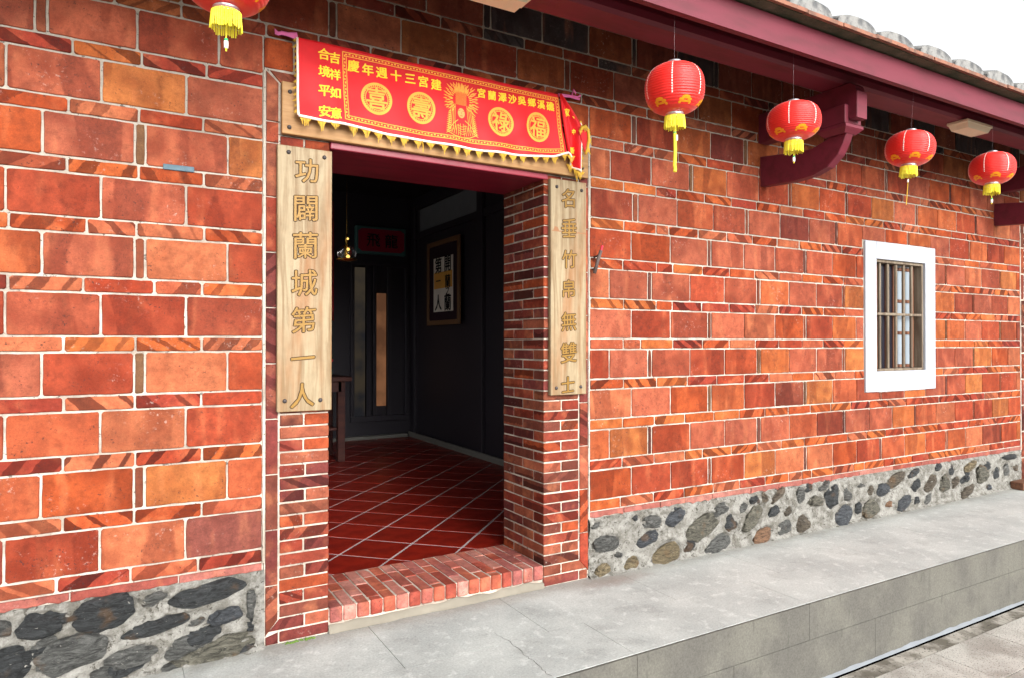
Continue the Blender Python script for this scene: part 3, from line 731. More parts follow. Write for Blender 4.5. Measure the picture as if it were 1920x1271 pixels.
# ------------------------------------------------------------------ window in the right wall
M['white_paint'] = plain('white wall paint', rgb(172, 176, 184), .8, var=.16, bump=.15, bscale=40)
M['bar_wood'] = wood('grey weathered bar', rgb(128, 116, 100), rgb(98, 84, 70), rgb(84, 66, 52), 'z', .8)
M['brown_wood'] = wood('brown window wood', rgb(118, 74, 52), rgb(92, 54, 40), rgb(130, 90, 66), 'z', .55)
M['pale_glass'] = plain('frosted pane', rgb(140, 150, 158), .3, spec=.4, var=.06)
M['dark_glass'] = plain('dark pane', rgb(34, 34, 44), .12, spec=.6)
wn = empty('window', (5.815, 0, 1.03), 'small window with vertical wooden bars in a thick white surround', 'window'); WO = Vector((5.815, 0, 1.03))
def wbox(name, x0, x1, y0, y1, z0, z1, mat, c=.003, par=None, jit=0):
    o = mobj(name, *cbox(x0 - WO.x, x1 - WO.x, y0, y1, z0 - WO.z, z1 - WO.z, c, jit), M[mat], par or wn); return o
mb = MB()
mb.box(WX0 + .003, IX0 + .001, -.014, .03, WZ0 + .003, WZ1 - .003, .004); mb.box(IX1 - .001, WX1 - .003, -.014, .03, WZ0 + .003, WZ1 - .003, .004)
mb.box(IX0 + .001, IX1 - .001, -.0138, .03, WZ0 + .003, IZ0 + .001, .0); mb.box(IX0 + .001, IX1 - .001, -.0138, .03, IZ1 - .001, WZ1 - .003, .0)
o = mb.obj('white_surround', M['white_paint'], wn); o.location = -WO
wbox('frame_post', IX0 + .001, IX0 + .022, .008, .14, IZ0, IZ1, 'bar_wood'); wbox('frame_post', IX1 - .022, IX1 - .001, .008, .14, IZ0, IZ1, 'bar_wood')
wbox('frame_rail', IX0 + .0225, IX1 - .0225, .009, .14, IZ0 + .001, IZ0 + .022, 'bar_wood'); wbox('frame_rail', IX0 + .0225, IX1 - .0225, .009, .14, IZ1 - .026, IZ1 - .001, 'bar_wood')
for xb in (5.566, 5.684, 5.803, 5.918, 6.036): wbox('bar', xb - .0115, xb + .0115, .024, .047, IZ0 + .0225, IZ1 - .0265, 'bar_wood', .005, jit=.001)
wbox('cross_bar', IX0 + .0225, IX1 - .0225, .010, .0235, 1.672, 1.694, 'bar_wood', .004)
for xs_, w_ in ((5.60, .03), (5.745, .036), (5.862, .05), (6.132, .036)): wbox('sash_stile', xs_ - w_ / 2, xs_ + w_ / 2, .075, .105, IZ0 + .0225, IZ1 - .0265, 'brown_wood')
for zs in (1.245, 1.528, 1.805, 2.085): wbox('glazing_bar', 5.8875, 6.1135, .077, .103, zs - .014, zs + .014, 'brown_wood')
wbox('pane', 5.8875, 6.1135, .088, .092, IZ0 + .0225, IZ1 - .0265, 'pale_glass', 0)
wbox('dark_pane', 5.764, 5.8365, .088, .092, IZ0 + .0225, IZ1 - .0265, 'dark_glass', 0)
wbox('dark_pane', 5.6155, 5.7265, .088, .092, IZ0 + .0225, IZ1 - .0265, 'dark_glass', 0)

# ------------------------------------------------------------------ interior of the hall
M['dark_wall'] = plain('smoke dark timber', rgb(42, 38, 46), .5, spec=.5, bump=.2, bscale=12)
M['room_ceiling'] = plain('dark ceiling boards', rgb(30, 26, 28), .9)
M['grout'] = plain('grey grout', rgb(172, 166, 166), .8)
t = NT('glazed red floor tile', .35, 0, .4); oi = t.n('ObjectInfo'); o_ = t.obj(); nn = t.noise(o_, 8, 4)
cc = t.mix(t.sm(nn, .35, .65), rgb(134, 30, 16), rgb(110, 22, 13)); rr = t.math('MULTIPLY_ADD', oi.outputs['Random'], .25, .85)
t.base(t.mix(1., cc, t.n('CombineColor', {0: rr, 1: rr, 2: rr}).outputs[0], 'MULTIPLY')); t.rough(t.math('MULTIPLY_ADD', nn, .3, .2)); M['floor_tile'] = t.m
FZ = .118; RXW = 3.66; BY = 5.8
fl = empty('hall_floor', (1.3, 3, FZ), kind='structure'); FO = Vector((1.3, 3, FZ))
mb = MB(); mb.box(-1.6, 7.9, .49, 8, -.015, FZ - .003); o = mb.obj('grout_bed', M['grout'], fl); o.location = -FO
S2 = math.sqrt(.5)
for i in range(-14, 14):
    for j in range(-4, 26):
        p0 = -.595 + .347 * i; q0 = 1.45 + .34 * j   # p=(-x+y)/sqrt2, q=(x+y)/sqrt2
        pc, qc = p0 + .1735, q0 + .17
        x, y = (qc - pc) * S2, (qc + pc) * S2
        if not (.55 < x < 3.75 and .35 < y < 5.9): continue
        if x < .7 + (y - .5) * .28 - .3: continue
        # clip against door wall and room walls by skipping tiles whose centre lies outside
        hw, hh = .1735 - .0085, .17 - .0085
        P = [(qc - pc + a * hh - b * hw, qc + pc + a * hh + b * hw) for a, b in ((-1, -1), (1, -1), (1, 1), (-1, 1))]
        P = [(a * S2, b * S2) for a, b in P]
        def clip(P, ax, lim, sgn):
            out = []
            for k in range(len(P)):
                a, b = P[k - 1], P[k]; ia = sgn * (a[ax] - lim) <= 0; ib = sgn * (b[ax] - lim) <= 0
                if ia != ib:
                    tt = (lim - a[ax]) / (b[ax] - a[ax]); out.append((a[0] + (b[0] - a[0]) * tt, a[1] + (b[1] - a[1]) * tt))
                if ib: out.append(b)
            return out
        P = clip(P, 1, .492, -1); 
        if len(P) < 3: continue
        P = clip(P, 1, BY - .02, 1)
        if len(P) < 3: continue
        P = clip(P, 0, RXW - .06, 1)
        if len(P) < 3: continue
        n = len(P); dz = random.uniform(-.0008, .0008)
        vs = [(a - x, b - y, dz) for a, b in P] + [(a - x, b - y, -.01) for a, b in P]
        A = sum(P[k][0] * P[(k + 1) % n][1] - P[(k + 1) % n][0] * P[k][1] for k in range(n))
        f0 = tuple(range(n)) if A > 0 else tuple(range(n))[::-1]
        fs = [f0] + [(k, (k + 1) % n, n + (k + 1) % n, n + k) for k in range(n)]
        mobj('floor_tile', vs, fs, M['floor_tile'], fl, (x - FO.x, y - FO.y, 0))
def room(name, x0, x1, y0, y1, z0, z1, mat='dark_wall', label=None, cat='wall'):
    o = mobj(name, *cbox(x0, x1, y0, y1, z0, z1, 0), M[mat]); tag(o, label, cat if label else None, kind=None if label else 'structure'); return o
rw = empty('hall_side_wall', (RXW, 3, 0), 'dark timber side wall inside the hall on the right', 'wall'); RO = Vector((RXW, 3, 0))
def rpart(name, *a, mat='dark_wall', c=.0):
    o = mobj(name, *cbox(*a, c), M[mat], rw); o.location = -RO; return o
rpart('wall_body', RXW, RXW + .1, .49, 8, FZ, 3.5)
M['plaster_dim'] = plain('grey plaster panel', rgb(112, 118, 124), .9)
rpart('plaster_panel', RXW - .012, RXW + .02, 3.72, 5.5, 2.99, 3.3, mat='plaster_dim', c=.003)
for yy in (1.6, 3.55, 5.62): rpart('post', RXW - .05, RXW + .01, yy, yy + .14, FZ, 3.4, c=.006)
rpart('rail', RXW - .03, RXW + .01, 1.74, 3.55, 2.9, 2.99, c=.004); rpart('rail', RXW - .03, RXW + .01, 3.69, 5.62, 2.9, 2.985, c=.004); rpart('rail', RXW - .03, RXW + .01, 3.69, 5.62, 3.305, 3.39, c=.004)
M['step_stone'] = plain('grey skirting stone', rgb(120, 118, 112), .7)
rpart('skirting', RXW - .058, RXW - .052, .49, 5.62, FZ, FZ + .075, mat='step_stone') if False else rpart('skirting', RXW - .075, RXW - .051, .49, BY - .02, FZ - .002, FZ + .07, mat='step_stone', c=.004)
bw = empty('hall_back_wall', (2, BY, 0), 'dark timber back wall inside the hall, seen through the doorway', 'wall'); BO = Vector((2, BY, 0))
def bpart(name, x0, x1, y0, y1, z0, z1, mat='dark_wall', c=.0, par=None):
    o = mobj(name, *cbox(x0 - BO.x, x1 - BO.x, y0 - BO.y, y1 - BO.y, z0, z1, c), M[mat], par or bw); return o
bpart('wall_body', -1.6, RXW, BY, BY + .1, FZ, 3.5)
def screen(name, c1, c2, e):  # emission stands in for daylight falling on the strip
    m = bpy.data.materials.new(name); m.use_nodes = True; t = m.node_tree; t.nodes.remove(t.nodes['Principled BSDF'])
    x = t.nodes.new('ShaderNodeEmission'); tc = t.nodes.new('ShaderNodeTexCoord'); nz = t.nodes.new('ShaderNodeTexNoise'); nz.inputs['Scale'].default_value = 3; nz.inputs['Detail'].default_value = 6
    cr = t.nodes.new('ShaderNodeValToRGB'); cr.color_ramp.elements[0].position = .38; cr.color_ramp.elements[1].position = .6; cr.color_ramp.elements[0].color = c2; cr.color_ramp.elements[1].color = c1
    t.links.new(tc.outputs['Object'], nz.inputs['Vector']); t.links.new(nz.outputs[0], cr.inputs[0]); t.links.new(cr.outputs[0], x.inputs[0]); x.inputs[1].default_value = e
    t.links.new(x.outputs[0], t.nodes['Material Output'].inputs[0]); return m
M['glow_strip'] = screen('glowing tan screen', rgb(170, 116, 80), rgb(120, 80, 56), .6)
M['dim_glow_strip'] = screen('glowing grey curtain', rgb(88, 78, 64), rgb(52, 52, 56), .5)
bpart('open_leaf', 2.79, 2.93, BY - .09, BY - .06, .44, 2.47, 'dim_glow_strip', .002)
bpart('open_leaf', 3.112, 3.245, BY - .05, BY - .03, .57, 2.13, 'glow_strip', .002)
for x in (2.74, 2.955, 3.05, 3.26, 3.52): bpart('door_stile', x, x + .05, BY - .07, BY - .004, .44, 2.5, c=.004)
bpart('door_rail', 2.74, 3.57, BY - .075, BY - .005, .36, .438, c=.004); bpart('door_rail', 2.74, 3.57, BY - .075, BY - .005, 2.502, 2.56, c=.004)
bpart('threshold', 2.2, 3.55, BY - .10, BY - .003, FZ - .002, .165, 'step_stone', .006)
room('hall_ceiling', -1.6, 7.9, .5, 8, 3.5, 3.6, 'room_ceiling')
lw = empty('hall_left_wall_light_opening', (-1.65, 4, 0), kind='structure')  # unseen wall; its opening is added to let daylight into the hall
for a_ in ((.49, 2.0, 0, 3.6), (5.6, 8, 0, 3.6), (2.0, 5.6, 0, .9), (2.0, 5.6, 3.1, 3.6)):
    mobj('wall_body', *cbox(-.05, .05, a_[0] - 4, a_[1] - 4, a_[2], a_[3], 0), M['dark_wall'], lw)
room('hall_far_wall', -1.6, 7.9, 8, 8.1, 0, 3.6); room('hall_end_wall', 7.9, 8.0, .49, 8, 0, 3.6)

# text ------------------------------------------------------------------------
_tx = []
def text_meshes(specs):
    """specs: list of (char, size, offset, extrude) -> meshes centred on their own bounding box, in x,y"""
    obs = []
    for ch, size, off, ext in specs:
        cu = bpy.data.curves.new('glyph', 'FONT'); cu.body = ch; cu.size = size; cu.offset = off; cu.extrude = ext; cu.resolution_u = 3
        o = bpy.data.objects.new('glyph', cu); COL.objects.link(o); obs.append(o)
    bpy.context.view_layer.update(); dg = bpy.context.evaluated_depsgraph_get(); out = []
    for o in obs:
        me = bpy.data.meshes.new_from_object(o.evaluated_get(dg)); 
        if len(me.vertices):
            xs = [v.co.x for v in me.vertices]; ys = [v.co.y for v in me.vertices]; cx, cy = (min(xs) + max(xs)) / 2, (min(ys) + max(ys)) / 2
            for v in me.vertices: v.co.x -= cx; v.co.y -= cy
        me.materials.clear(); out.append(me)
    for o in obs:
        c = o.data; bpy.data.objects.remove(o); bpy.data.curves.remove(c)
    return out
def bolder(me, d, n=8, lay=.00006):
    """thickens strokes: the glyph overlaid with copies of itself shifted around a small circle"""
    src = [(v.co.x, v.co.y, v.co.z) for v in me.vertices]; fc = [tuple(p.vertices) for p in me.polygons]; V = list(src); F = list(fc)
    for k in range(n):
        a = 2 * math.pi * k / n; o = len(V); V += [(x + d * math.cos(a), y + d * .8 * math.sin(a), z - lay * (k + 1)) for x, y, z in src]; F += [tuple(i + o for i in f) for f in fc]
    m = bpy.data.meshes.new('glyph'); m.from_pydata(V, [], F); m.update(); return m
def stand(me, fn):
    for v in me.vertices: v.co = fn(v.co)
    me.update(); return me

# ------------------------------------------------------------------ carved wooden boards
def board(label, x0, x1, z0, z1, mat, nails, tilt=0.):
    cx, cz = (x0 + x1) / 2, (z0 + z1) / 2
    root = empty('carved_board' if nails != 'top' else 'sign_board', (cx, -.004, cz), label, 'wooden sign')
    nx, nz = 10, 40
    if x1 - x0 > z1 - z0: nx, nz = 60, 10
    vs, fs = cbox(x0 - cx, x1 - cx, -.030, 0, z0 - cz, z1 - cz, .003)
    mobj('plank', vs, fs, M[mat], root)
    return root, cx, cz
def nail(root, x, z, cx, cz):
    mb = MB(); prof = [(0.0105, 0), (.0105, .002), (.0085, .006), (.0045, .0085), (0.0003, .0092)]
    mb.lathe(prof, 14); vs = [(a, -.030 - b_, b) for a, b, b_ in mb.v]
    return mobj('nail', vs, [f[::-1] for f in mb.f], M['iron'], root, (x - cx, 0, z - cz), smooth=True)
def carve(root, cx, cz, chars, size):
    big = [bolder(m, .0058) for m in text_meshes([(c, size * s, 0, .0006) for c, x, z, s in chars])]; fine = [bolder(m, .0012, 6) for m in text_meshes([(c, size * s, 0, .0012) for c, x, z, s in chars])]
    for (c, x, z, s), mb_, mf in zip(chars, big, fine):
        stand(mb_, lambda v: Vector((v.x * .96, -.0305 - v.z, v.y + v.x * .08))); stand(mf, lambda v: Vector((v.x * .96, -.0312 - v.z, v.y + v.x * .08)))
        o = mlink('character', mb_, M['carve_edge'], root, (x - cx, 0, z - cz)); mlink('gold_face', mf, M['gold'], o, (0, 0, 0))
b1, cx, cz = board('long carved board left of the doorway with seven gold characters', .652, .912, 1.112, 2.386, 'sign_wood', 'side')
carve(b1, cx, cz, [(c, x, z, s) for c, x, z, s in (('功', .789, 2.275, 1), ('闢', .785, 2.091, 1.1), ('蘭', .783, 1.912, 1.1), ('城', .779, 1.730, 1.08), ('第', .775, 1.552, 1.05), ('一', .772, 1.369, 1), ('人', .769, 1.190, 1))], .125)
for x, z in ((.703, 2.354), (.874, 2.351), (.687, 1.165), (.856, 1.163)): nail(b1, x, z, cx, cz)
b2, cx, cz = board('carved board right of the doorway with seven gold characters, stained across its upper part', 2.205, 2.464, 1.133, 2.412, 'sign_wood', 'side')
carve(b2, cx, cz, [(c, x, z, s) for c, x, z, s in (('名', 2.329, 2.305, 1), ('垂', 2.335, 2.127, 1.05), ('竹', 2.337, 1.941, .95), ('帛', 2.332, 1.764, .95), ('無', 2.333, 1.568, 1), ('雙', 2.332, 1.385, 1.08), ('士', 2.326, 1.195, .9))], .12)
for x, z in ((2.247, 2.365), (2.427, 2.362), (2.243, 1.176), (2.42, 1.178)): nail(b2, x, z, cx, cz)
M['tape'] = plain('torn brown stain', rgb(140, 100, 72), .9)
pts = [(2.212, 2.10), (2.462, 2.098)]; top = [(2.462 - .25 * i / 24, 2.104 + .010 * abs(mnoise.noise(Vector((i * .7, 0, 0)))) + (.022 if i in (20, 21, 22) else 0) + (.012 if i in (9, 10) else 0)) for i in range(25)]
o = mobj('stain_strip', *prism([(a - cx, b - cz) for a, b in pts + top], -.0302, -.0295), M['tape'], b2)
b3, cx, cz = board('horizontal wooden sign board above the doorway, mostly covered by the red banner', .672, 2.478, 2.442, 2.692, 'sign_wood_top', 'top')
for x, z in ((.709, 2.645), (.706, 2.474), (2.436, 2.50), (2.436, 2.655)): nail(b3, x, z, cx, cz)

# ------------------------------------------------------------------ red banner
def cloth_mat(name, c, c2, rough=.55):
    t = NT(name, rough, 0, .35); o = t.obj(); n = t.noise(o, 7, 3); w1 = t.noise(o, 500, 2)
    t.base(t.mix(t.sm(n, .4, .7), c, c2)); t.bump(w1, .15, .001); t.b.inputs['Sheen Weight'].default_value = .08; return t.m
M['banner'] = cloth_mat('red satin', rgb(216, 12, 22), rgb(200, 8, 20), .6)
M['yellow_print'] = plain('yellow embroidery', rgb(250, 205, 50), .6, bump=.3, bscale=300, var=.08)
M['orange_print'] = plain('orange gold embroidery', rgb(238, 158, 62), .6, bump=.4, bscale=300, var=.12)
M['fringe'] = plain('golden fringe', rgb(206, 164, 56), .7, var=.25, bscale=200)
M['white_cord'] = plain('white braid', rgb(244, 226, 212), .8, bump=.3, bscale=300)
M['pink_ribbon'] = plain('pink plastic ribbon', rgb(214, 106, 160), .45)
M['embroid_face'] = plain('peach embroidery', rgb(240, 150, 84), .6)
BX, BZ = 1.5, 2.72
bn = empty('festival_banner', (BX, -.05, BZ), 'red satin banner with yellow characters, four round emblems and golden fringe above the doorway', 'banner')
hemx = [.735, .953, 1.309, 1.661, 2.002, 2.184, 2.31]; hemz = [2.522, 2.515, 2.499, 2.493, 2.505, 2.525, 2.565]
def hem(x):
    for a, b, c, d_ in zip(hemx, hemx[1:], hemz, hemz[1:]):
        if x <= b: t = max(0, (x - a) / (b - a)); t = t * t * (3 - 2 * t) * .5 + t * .5; return c + (d_ - c) * t
    return hemz[-1]
def topz(x): return 2.906 + .002 * math.sin(x * 9)
def cy_(x, z):
    v = max(0., (2.906 - z) / .4)
    a = .007 * math.sin((x * 1.3 + (2.9 - z) * 2.2) * 7) * v + .005 * math.sin(x * 23 + z * 9) * v
    a += .010 * math.exp(-((x - .78 - v * .16) / .05) ** 2) * v + .010 * math.exp(-((x - 2.14 + v * .3) / .07) ** 2) * v
    a += .006 * math.exp(-((x - 1.9 - v * .12) / .05) ** 2) * v + .006 * math.exp(-((x - 1.2 + v * .1) / .06) ** 2) * v + .004 * mnoise.noise(Vector((x * 6, z * 9, 0)))
    return -.054 - .022 * v - a
def sheet(parent, name, mat, nx, nz, fn, thick=.0012, kind=None):
    vs = []; fs = []
    for L in (0, 1):
        for j in range(nz + 1):
            for i in range(nx + 1):
                x, y, z = fn(i / nx, j / nz); vs.append((x, y + L * thick, z))
    N = (nx + 1) * (nz + 1)
    for j in range(nz):
        for i in range(nx):
            q = j * (nx + 1) + i; fs.append((q, q + nx + 1, q + nx + 2, q + 1)); fs.append((N + q, N + q + 1, N + q + nx + 2, N + q + nx + 1))
    per = [i for i in range(nx)] + [nx + j * (nx + 1) for j in range(nz)] + [N - 1 - i for i in range(nx)] + [(nz - j) * (nx + 1) for j in range(nz)]
    for a, b in zip(per, per[1:] + per[:1]): fs.append((a, b, b + N, a + N))
    o = mobj(name, vs, fs, M[mat], parent, smooth=True, kind=kind); return o
def bloc(o): o.location = (-BX, .05, -BZ); return o
def clothpt(u, v):
    x = .736 + (2.243 + .045 * v - .736) * u; zt, zb = topz(x), hem(x); z = zt + (zb - zt) * v; return (x, cy_(x, z), z)
bloc(sheet(bn, 'cloth', 'banner', 110, 36, clothpt))
def strip_on_cloth(mb, pts, w, off=.0022, step=.02):
    """flat band following the cloth along a polyline in x,z"""
    for (x0, z0), (x1, z1) in zip(pts, pts[1:]):
        L = math.hypot(x1 - x0, z1 - z0); n = max(1, int(L / step)); nx_, nz_ = -(z1 - z0) / L * w / 2, (x1 - x0) / L * w / 2; vs = []; fs = []
        for i in range(n + 1):
            t = i / n; x, z = x0 + (x1 - x0) * t, z0 + (z1 - z0) * t
            for s in (-1, 1): vs.append((x + nx_ * s, cy_(x + nx_ * s, z + nz_ * s) - off, z + nz_ * s))
        for i in range(n): fs.append((i * 2, i * 2 + 2, i * 2 + 3, i * 2 + 1))
        mb.add(vs, fs)
mb = MB()
def bpt(x, z):   # border corners follow the slightly warped print
    return (x, z)
O_ = [(.957, 2.883), (2.238, 2.880), (2.268, 2.560), (2.10, 2.540), (1.66, 2.527), (1.3, 2.532), (.962, 2.541), (.957, 2.883)]
cxm, czm = 1.61, 2.71
In = [(x + (.018 if x < cxm else -.018) if (abs(x - .96) < .03 or x > 2.2) else x, z + (.019 if z < czm else -.019)) for x, z in O_]
Mi = [((a + c) / 2, (b + d_) / 2) for (a, b), (c, d_) in zip(O_, In)]
strip_on_cloth(mb, O_, .0050); strip_on_cloth(mb, In, .0042)
for (x0, z0), (x1, z1) in zip(Mi, Mi[1:]):
    L = math.hypot(x1 - x0, z1 - z0); n = int(L / .017); dx, dz = (x1 - x0) / L, (z1 - z0) / L
    for i in range(n):
        t = (i + .5) / n; x, z = x0 + (x1 - x0) * t, z0 + (z1 - z0) * t
        h = .0045 if i % 2 else -.0045
        cx_, cz_ = x - dz * h * .3, z + dx * h * .3
        strip_on_cloth(mb, [(cx_ - dx * .005, cz_ - dz * .005), (cx_ + dx * .005, cz_ + dz * .005)], .0075, step=.05)
bloc(mb.obj('border_pattern', M['orange_print'], bn))
chars = [(c, x, z, .062) for c, x, z in zip('慶年週十三宮建', (1.011, 1.085, 1.157, 1.234, 1.311, 1.384, 1.458), (2.822, 2.818, 2.816, 2.816, 2.815, 2.814, 2.812))]
chars += [(c, x, z, .055) for c, x, z in zip('宮蘭澤沙吳鄉溪礁', (1.729, 1.796, 1.862, 1.926, 1.988, 2.054, 2.118, 2.182), (2.817, 2.816, 2.818, 2.818, 2.82, 2.822, 2.822, 2.822))]
chars += [(c, .864, z, .060) for c, z in zip('合境平安', (2.850, 2.763, 2.667, 2.566))] + [(c, .917, z, .058) for c, z in zip('吉祥如意', (2.842, 2.758, 2.666, 2.562))]
mes = [bolder(m, .0017, 6) for m in text_meshes([(c, s, 0, 0) for c, x, z, s in chars])]
for (c, x, z, s), me in zip(chars, mes):
    stand(me, lambda v: Vector((v.x, cy_(x + v.x, z + v.y + v.x * .06) - .0032 - v.z, v.y + v.x * .06)))
    o = mlink('character', me, M['yellow_print'], bn, (x - BX, .05, z - BZ))
def emblem(x, z, ch, r, k):
    root = None; mb = MB(); n = 40; vs = []; fs = []
    for i in range(n + 1):
        a = 2 * math.pi * i / n
        for rr in (r, r * .83): vs.append((x + rr * math.cos(a) * .97, 0, z + rr * math.sin(a)))
        
    for i in range(n): q = i * 2; fs.append((q, q + 1, q + 3, q + 2))
    for i in range(n):
        a = 2 * math.pi * (i + .5) / n
        vs2 = [(x + (r * .79 + .004 * math.cos(b)) * math.cos(a) - .004 * math.sin(b) * math.sin(a), 0, z + (r * .79 + .004 * math.cos(b)) * math.sin(a) + .004 * math.sin(b) * math.cos(a)) for b in (0, math.pi / 2, math.pi, 3 * math.pi / 2)]
        o_ = len(vs); vs += vs2; fs.append((o_, o_ + 1, o_ + 2, o_ + 3))
    for i in range(n + 1):
        a = 2 * math.pi * i / n
        for rr in (r * .74, r * .69): vs.append((x + rr * math.cos(a) * .97, 0, z + rr * math.sin(a)))
    b0 = len(vs) - 2 * (n + 1)
    for i in range(n): q = b0 + i * 2; fs.append((q, q + 1, q + 3, q + 2))
    vs = [(a, cy_(a, c) - .0026, c) for a, b, c in vs]
    o = mobj('round_emblem', vs, fs, M['orange_print'], bn); bloc(o)
    me = bolder(text_meshes([(ch, r * 1.42, 0, 0)])[0], .0024, 8)
    stand(me, lambda v: Vector((v.x * .95, cy_(x + v.x * .95, z + v.y) - .0035 - v.z, v.y)))
    c = mlink('emblem_character', me, M['orange_print'], o, (x, 0, z))
emblem(1.127, 2.674, '喜', .083, 0); emblem(1.371, 2.672, '壽', .083, 0); emblem(1.846, 2.675, '祿', .083, 0); emblem(2.094, 2.685, '福', .085, 0)
# embroidered crowned figure in the middle
mb = MB(); fx, fz = 1.605, 2.70
def petal(cx, cz, a, r0, r1, w):
    ca, sa = math.cos(a), math.sin(a); P = []
    for r_, ww in ((r0, w * .5), ((r0 * 2 + r1) / 3, w), ((r0 + 2 * r1) / 3, w * .75), (r1, .0006)): P.append((r_, ww))
    pts = [(cx + ca * r_ - sa * ww, cz + sa * r_ + ca * ww) for r_, ww in P] + [(cx + ca * r_ + sa * ww, cz + sa * r_ - ca * ww) for r_, ww in P[::-1]]
    vs = [(x, cy_(x, z) - .0026 - random.uniform(0, .0006), z) for x, z in pts]; mb.add(vs, [tuple(range(len(vs)))])
for ring, (r0, r1, w_) in enumerate(((.05, .075, .0035), (.066, .096, .0035), (.086, .112, .0032))):
    for i in range(26):
        a = R(-42) + R(264) * i / 25 + R(5) * (ring % 2)
        petal(fx, fz + .052, a + random.uniform(-.05, .05), r0, r1 * random.uniform(.92, 1.05) * (1. if abs(math.cos(a)) > .3 else .93), w_)
for i in range(11):   # bead veil
    x = fx - .03 + .006 * i; z = fz + .095
    while z > fz + .03: strip_on_cloth(mb, [(x, z), (x, z - .0035)], .0035, .003, .05); z -= .0052
for i in range(9): petal(fx - .034 + .0085 * i, fz + .095, R(90), 0, .04 + .012 * math.sin(i * math.pi / 8), .004)
for sgn in (-1, 1):
    for k in range(4): strip_on_cloth(mb, [(fx + sgn * (.034 + .008 * k), fz + .03), (fx + sgn * (.04 + .010 * k), fz - .06), (fx + sgn * (.036 + .016 * k), fz - .115)], .0032, .0028)
    for k in range(10): petal(fx + sgn * .062, fz - .02 - .011 * k, R(0 if sgn > 0 else 180) + sgn * R(-30), 0, .022 + .002 * k, .003)
    strip_on_cloth(mb, [(fx + sgn * .02, fz - .055), (fx + sgn * .045, fz - .075), (fx + sgn * .088, fz - .128), (fx + sgn * .045, fz - .148), (fx, fz - .153)], .004, .0028)
    for k in range(5): strip_on_cloth(mb, [(fx + sgn * (.008 + .010 * k), fz - .075 - .004 * k), (fx + sgn * (.012 + .013 * k), fz - .145 + .003 * k)], .003, .0028)
for k in range(4): strip_on_cloth(mb, [(fx - .026 + .002 * k, fz - .085 - .014 * k), (fx, fz - .094 - .014 * k), (fx + .026 - .002 * k, fz - .085 - .014 * k)], .003, .003)
fo = bloc(mb.obj('embroidered_figure', M['orange_print'], bn))
vs = [(fx + .021 * math.cos(2 * math.pi * i / 20), 0, fz - .016 + .028 * math.sin(2 * math.pi * i / 20)) for i in range(20)]; vs = [(a, cy_(a, c) - .0032, c) for a, b, c in vs]
mobj('face', vs, [tuple(range(20))], M['embroid_face'], fo)
mb = MB()
for sgn in (-1, 1): strip_on_cloth(mb, [(fx + sgn * .006, fz - .004), (fx + sgn * .018, fz - .003)], .0022, .004); 
strip_on_cloth(mb, [(fx - .0065, fz - .031), (fx + .0065, fz - .031)], .003, .004); strip_on_cloth(mb, [(fx, fz - .008), (fx + .001, fz - .022)], .0015, .004)
mb.obj('facial_features', M['carve_edge'], fo)
# hem cord and fringe
pts = [(x, cy_(x, hem(x)) - .002, hem(x)) for x in [.738 + i * .02 for i in range(79)]]
mb = MB(); mb.tube(pts, .0065, 6); bloc(mb.obj('hem_cord', M['white_cord'], bn, smooth=True))
def tuft(path_pt, nrm, L, w, seed):
    random.seed(seed); mb = MB(); sk = random.uniform(-.3, .3)
    for i in range(13):
        t = (i + .5) / 13 * 2 - 1
        l = L * (1.02 - .78 * abs(t - sk)) * random.uniform(.6, 1.2)
        x, y, z = path_pt; bx, bz = x + t * w * abs(nrm[1]), z + t * w * abs(nrm[0])
        ex, ez = bx + nrm[0] * l - t * w * .35 * abs(nrm[1]) + random.uniform(-.003, .003), bz + nrm[1] * l
        h = .0017; y2 = y - random.uniform(0, .004)
        P = [(bx - h, y, bz - h * abs(nrm[0])), (bx + h, y, bz + h * abs(nrm[0])), (ex + h * .5, y2, ez), (ex - h * .5, y2, ez)]
        vs = P + [(a, b + .0018, c) for a, b, c in P]
        mb.add(vs, [(0, 1, 2, 3), (7, 6, 5, 4), (0, 4, 5, 1), (1, 5, 6, 2), (2, 6, 7, 3), (3, 7, 4, 0)])
    return bloc(mb.obj('fringe_tuft', M['fringe'], bn))
x = .775; sd = 100
while x < 2.31:
    tuft((x, cy_(x, hem(x)) - .001, hem(x) - .003), (0, -1), random.uniform(.034, .056), random.uniform(.026, .035), sd); sd += 1; x += [.066, .074, .07, .079, .068][sd % 5]
for i in range(13):
    z = 2.895 - i * .029; tuft((.735, cy_(.736, z), z), (-.9, -.45), random.uniform(.018, .026), .013, sd); sd += 1
random.seed(77)
mb = MB(); mb.tube([(.738, cy_(.738, z) - .001, z) for z in [2.905 - .02 * i for i in range(20)]], .006, 6); bloc(mb.obj('side_cord', M['white_cord'], bn, smooth=True))
mb = MB(); mb.tube([(1.372, cy_(1.37, 2.49) - .006, 2.497), (1.373, -.09, 2.46), (1.372, -.088, 2.433)], .0022, 5); bloc(mb.obj('loose_thread', M['fringe'], bn))
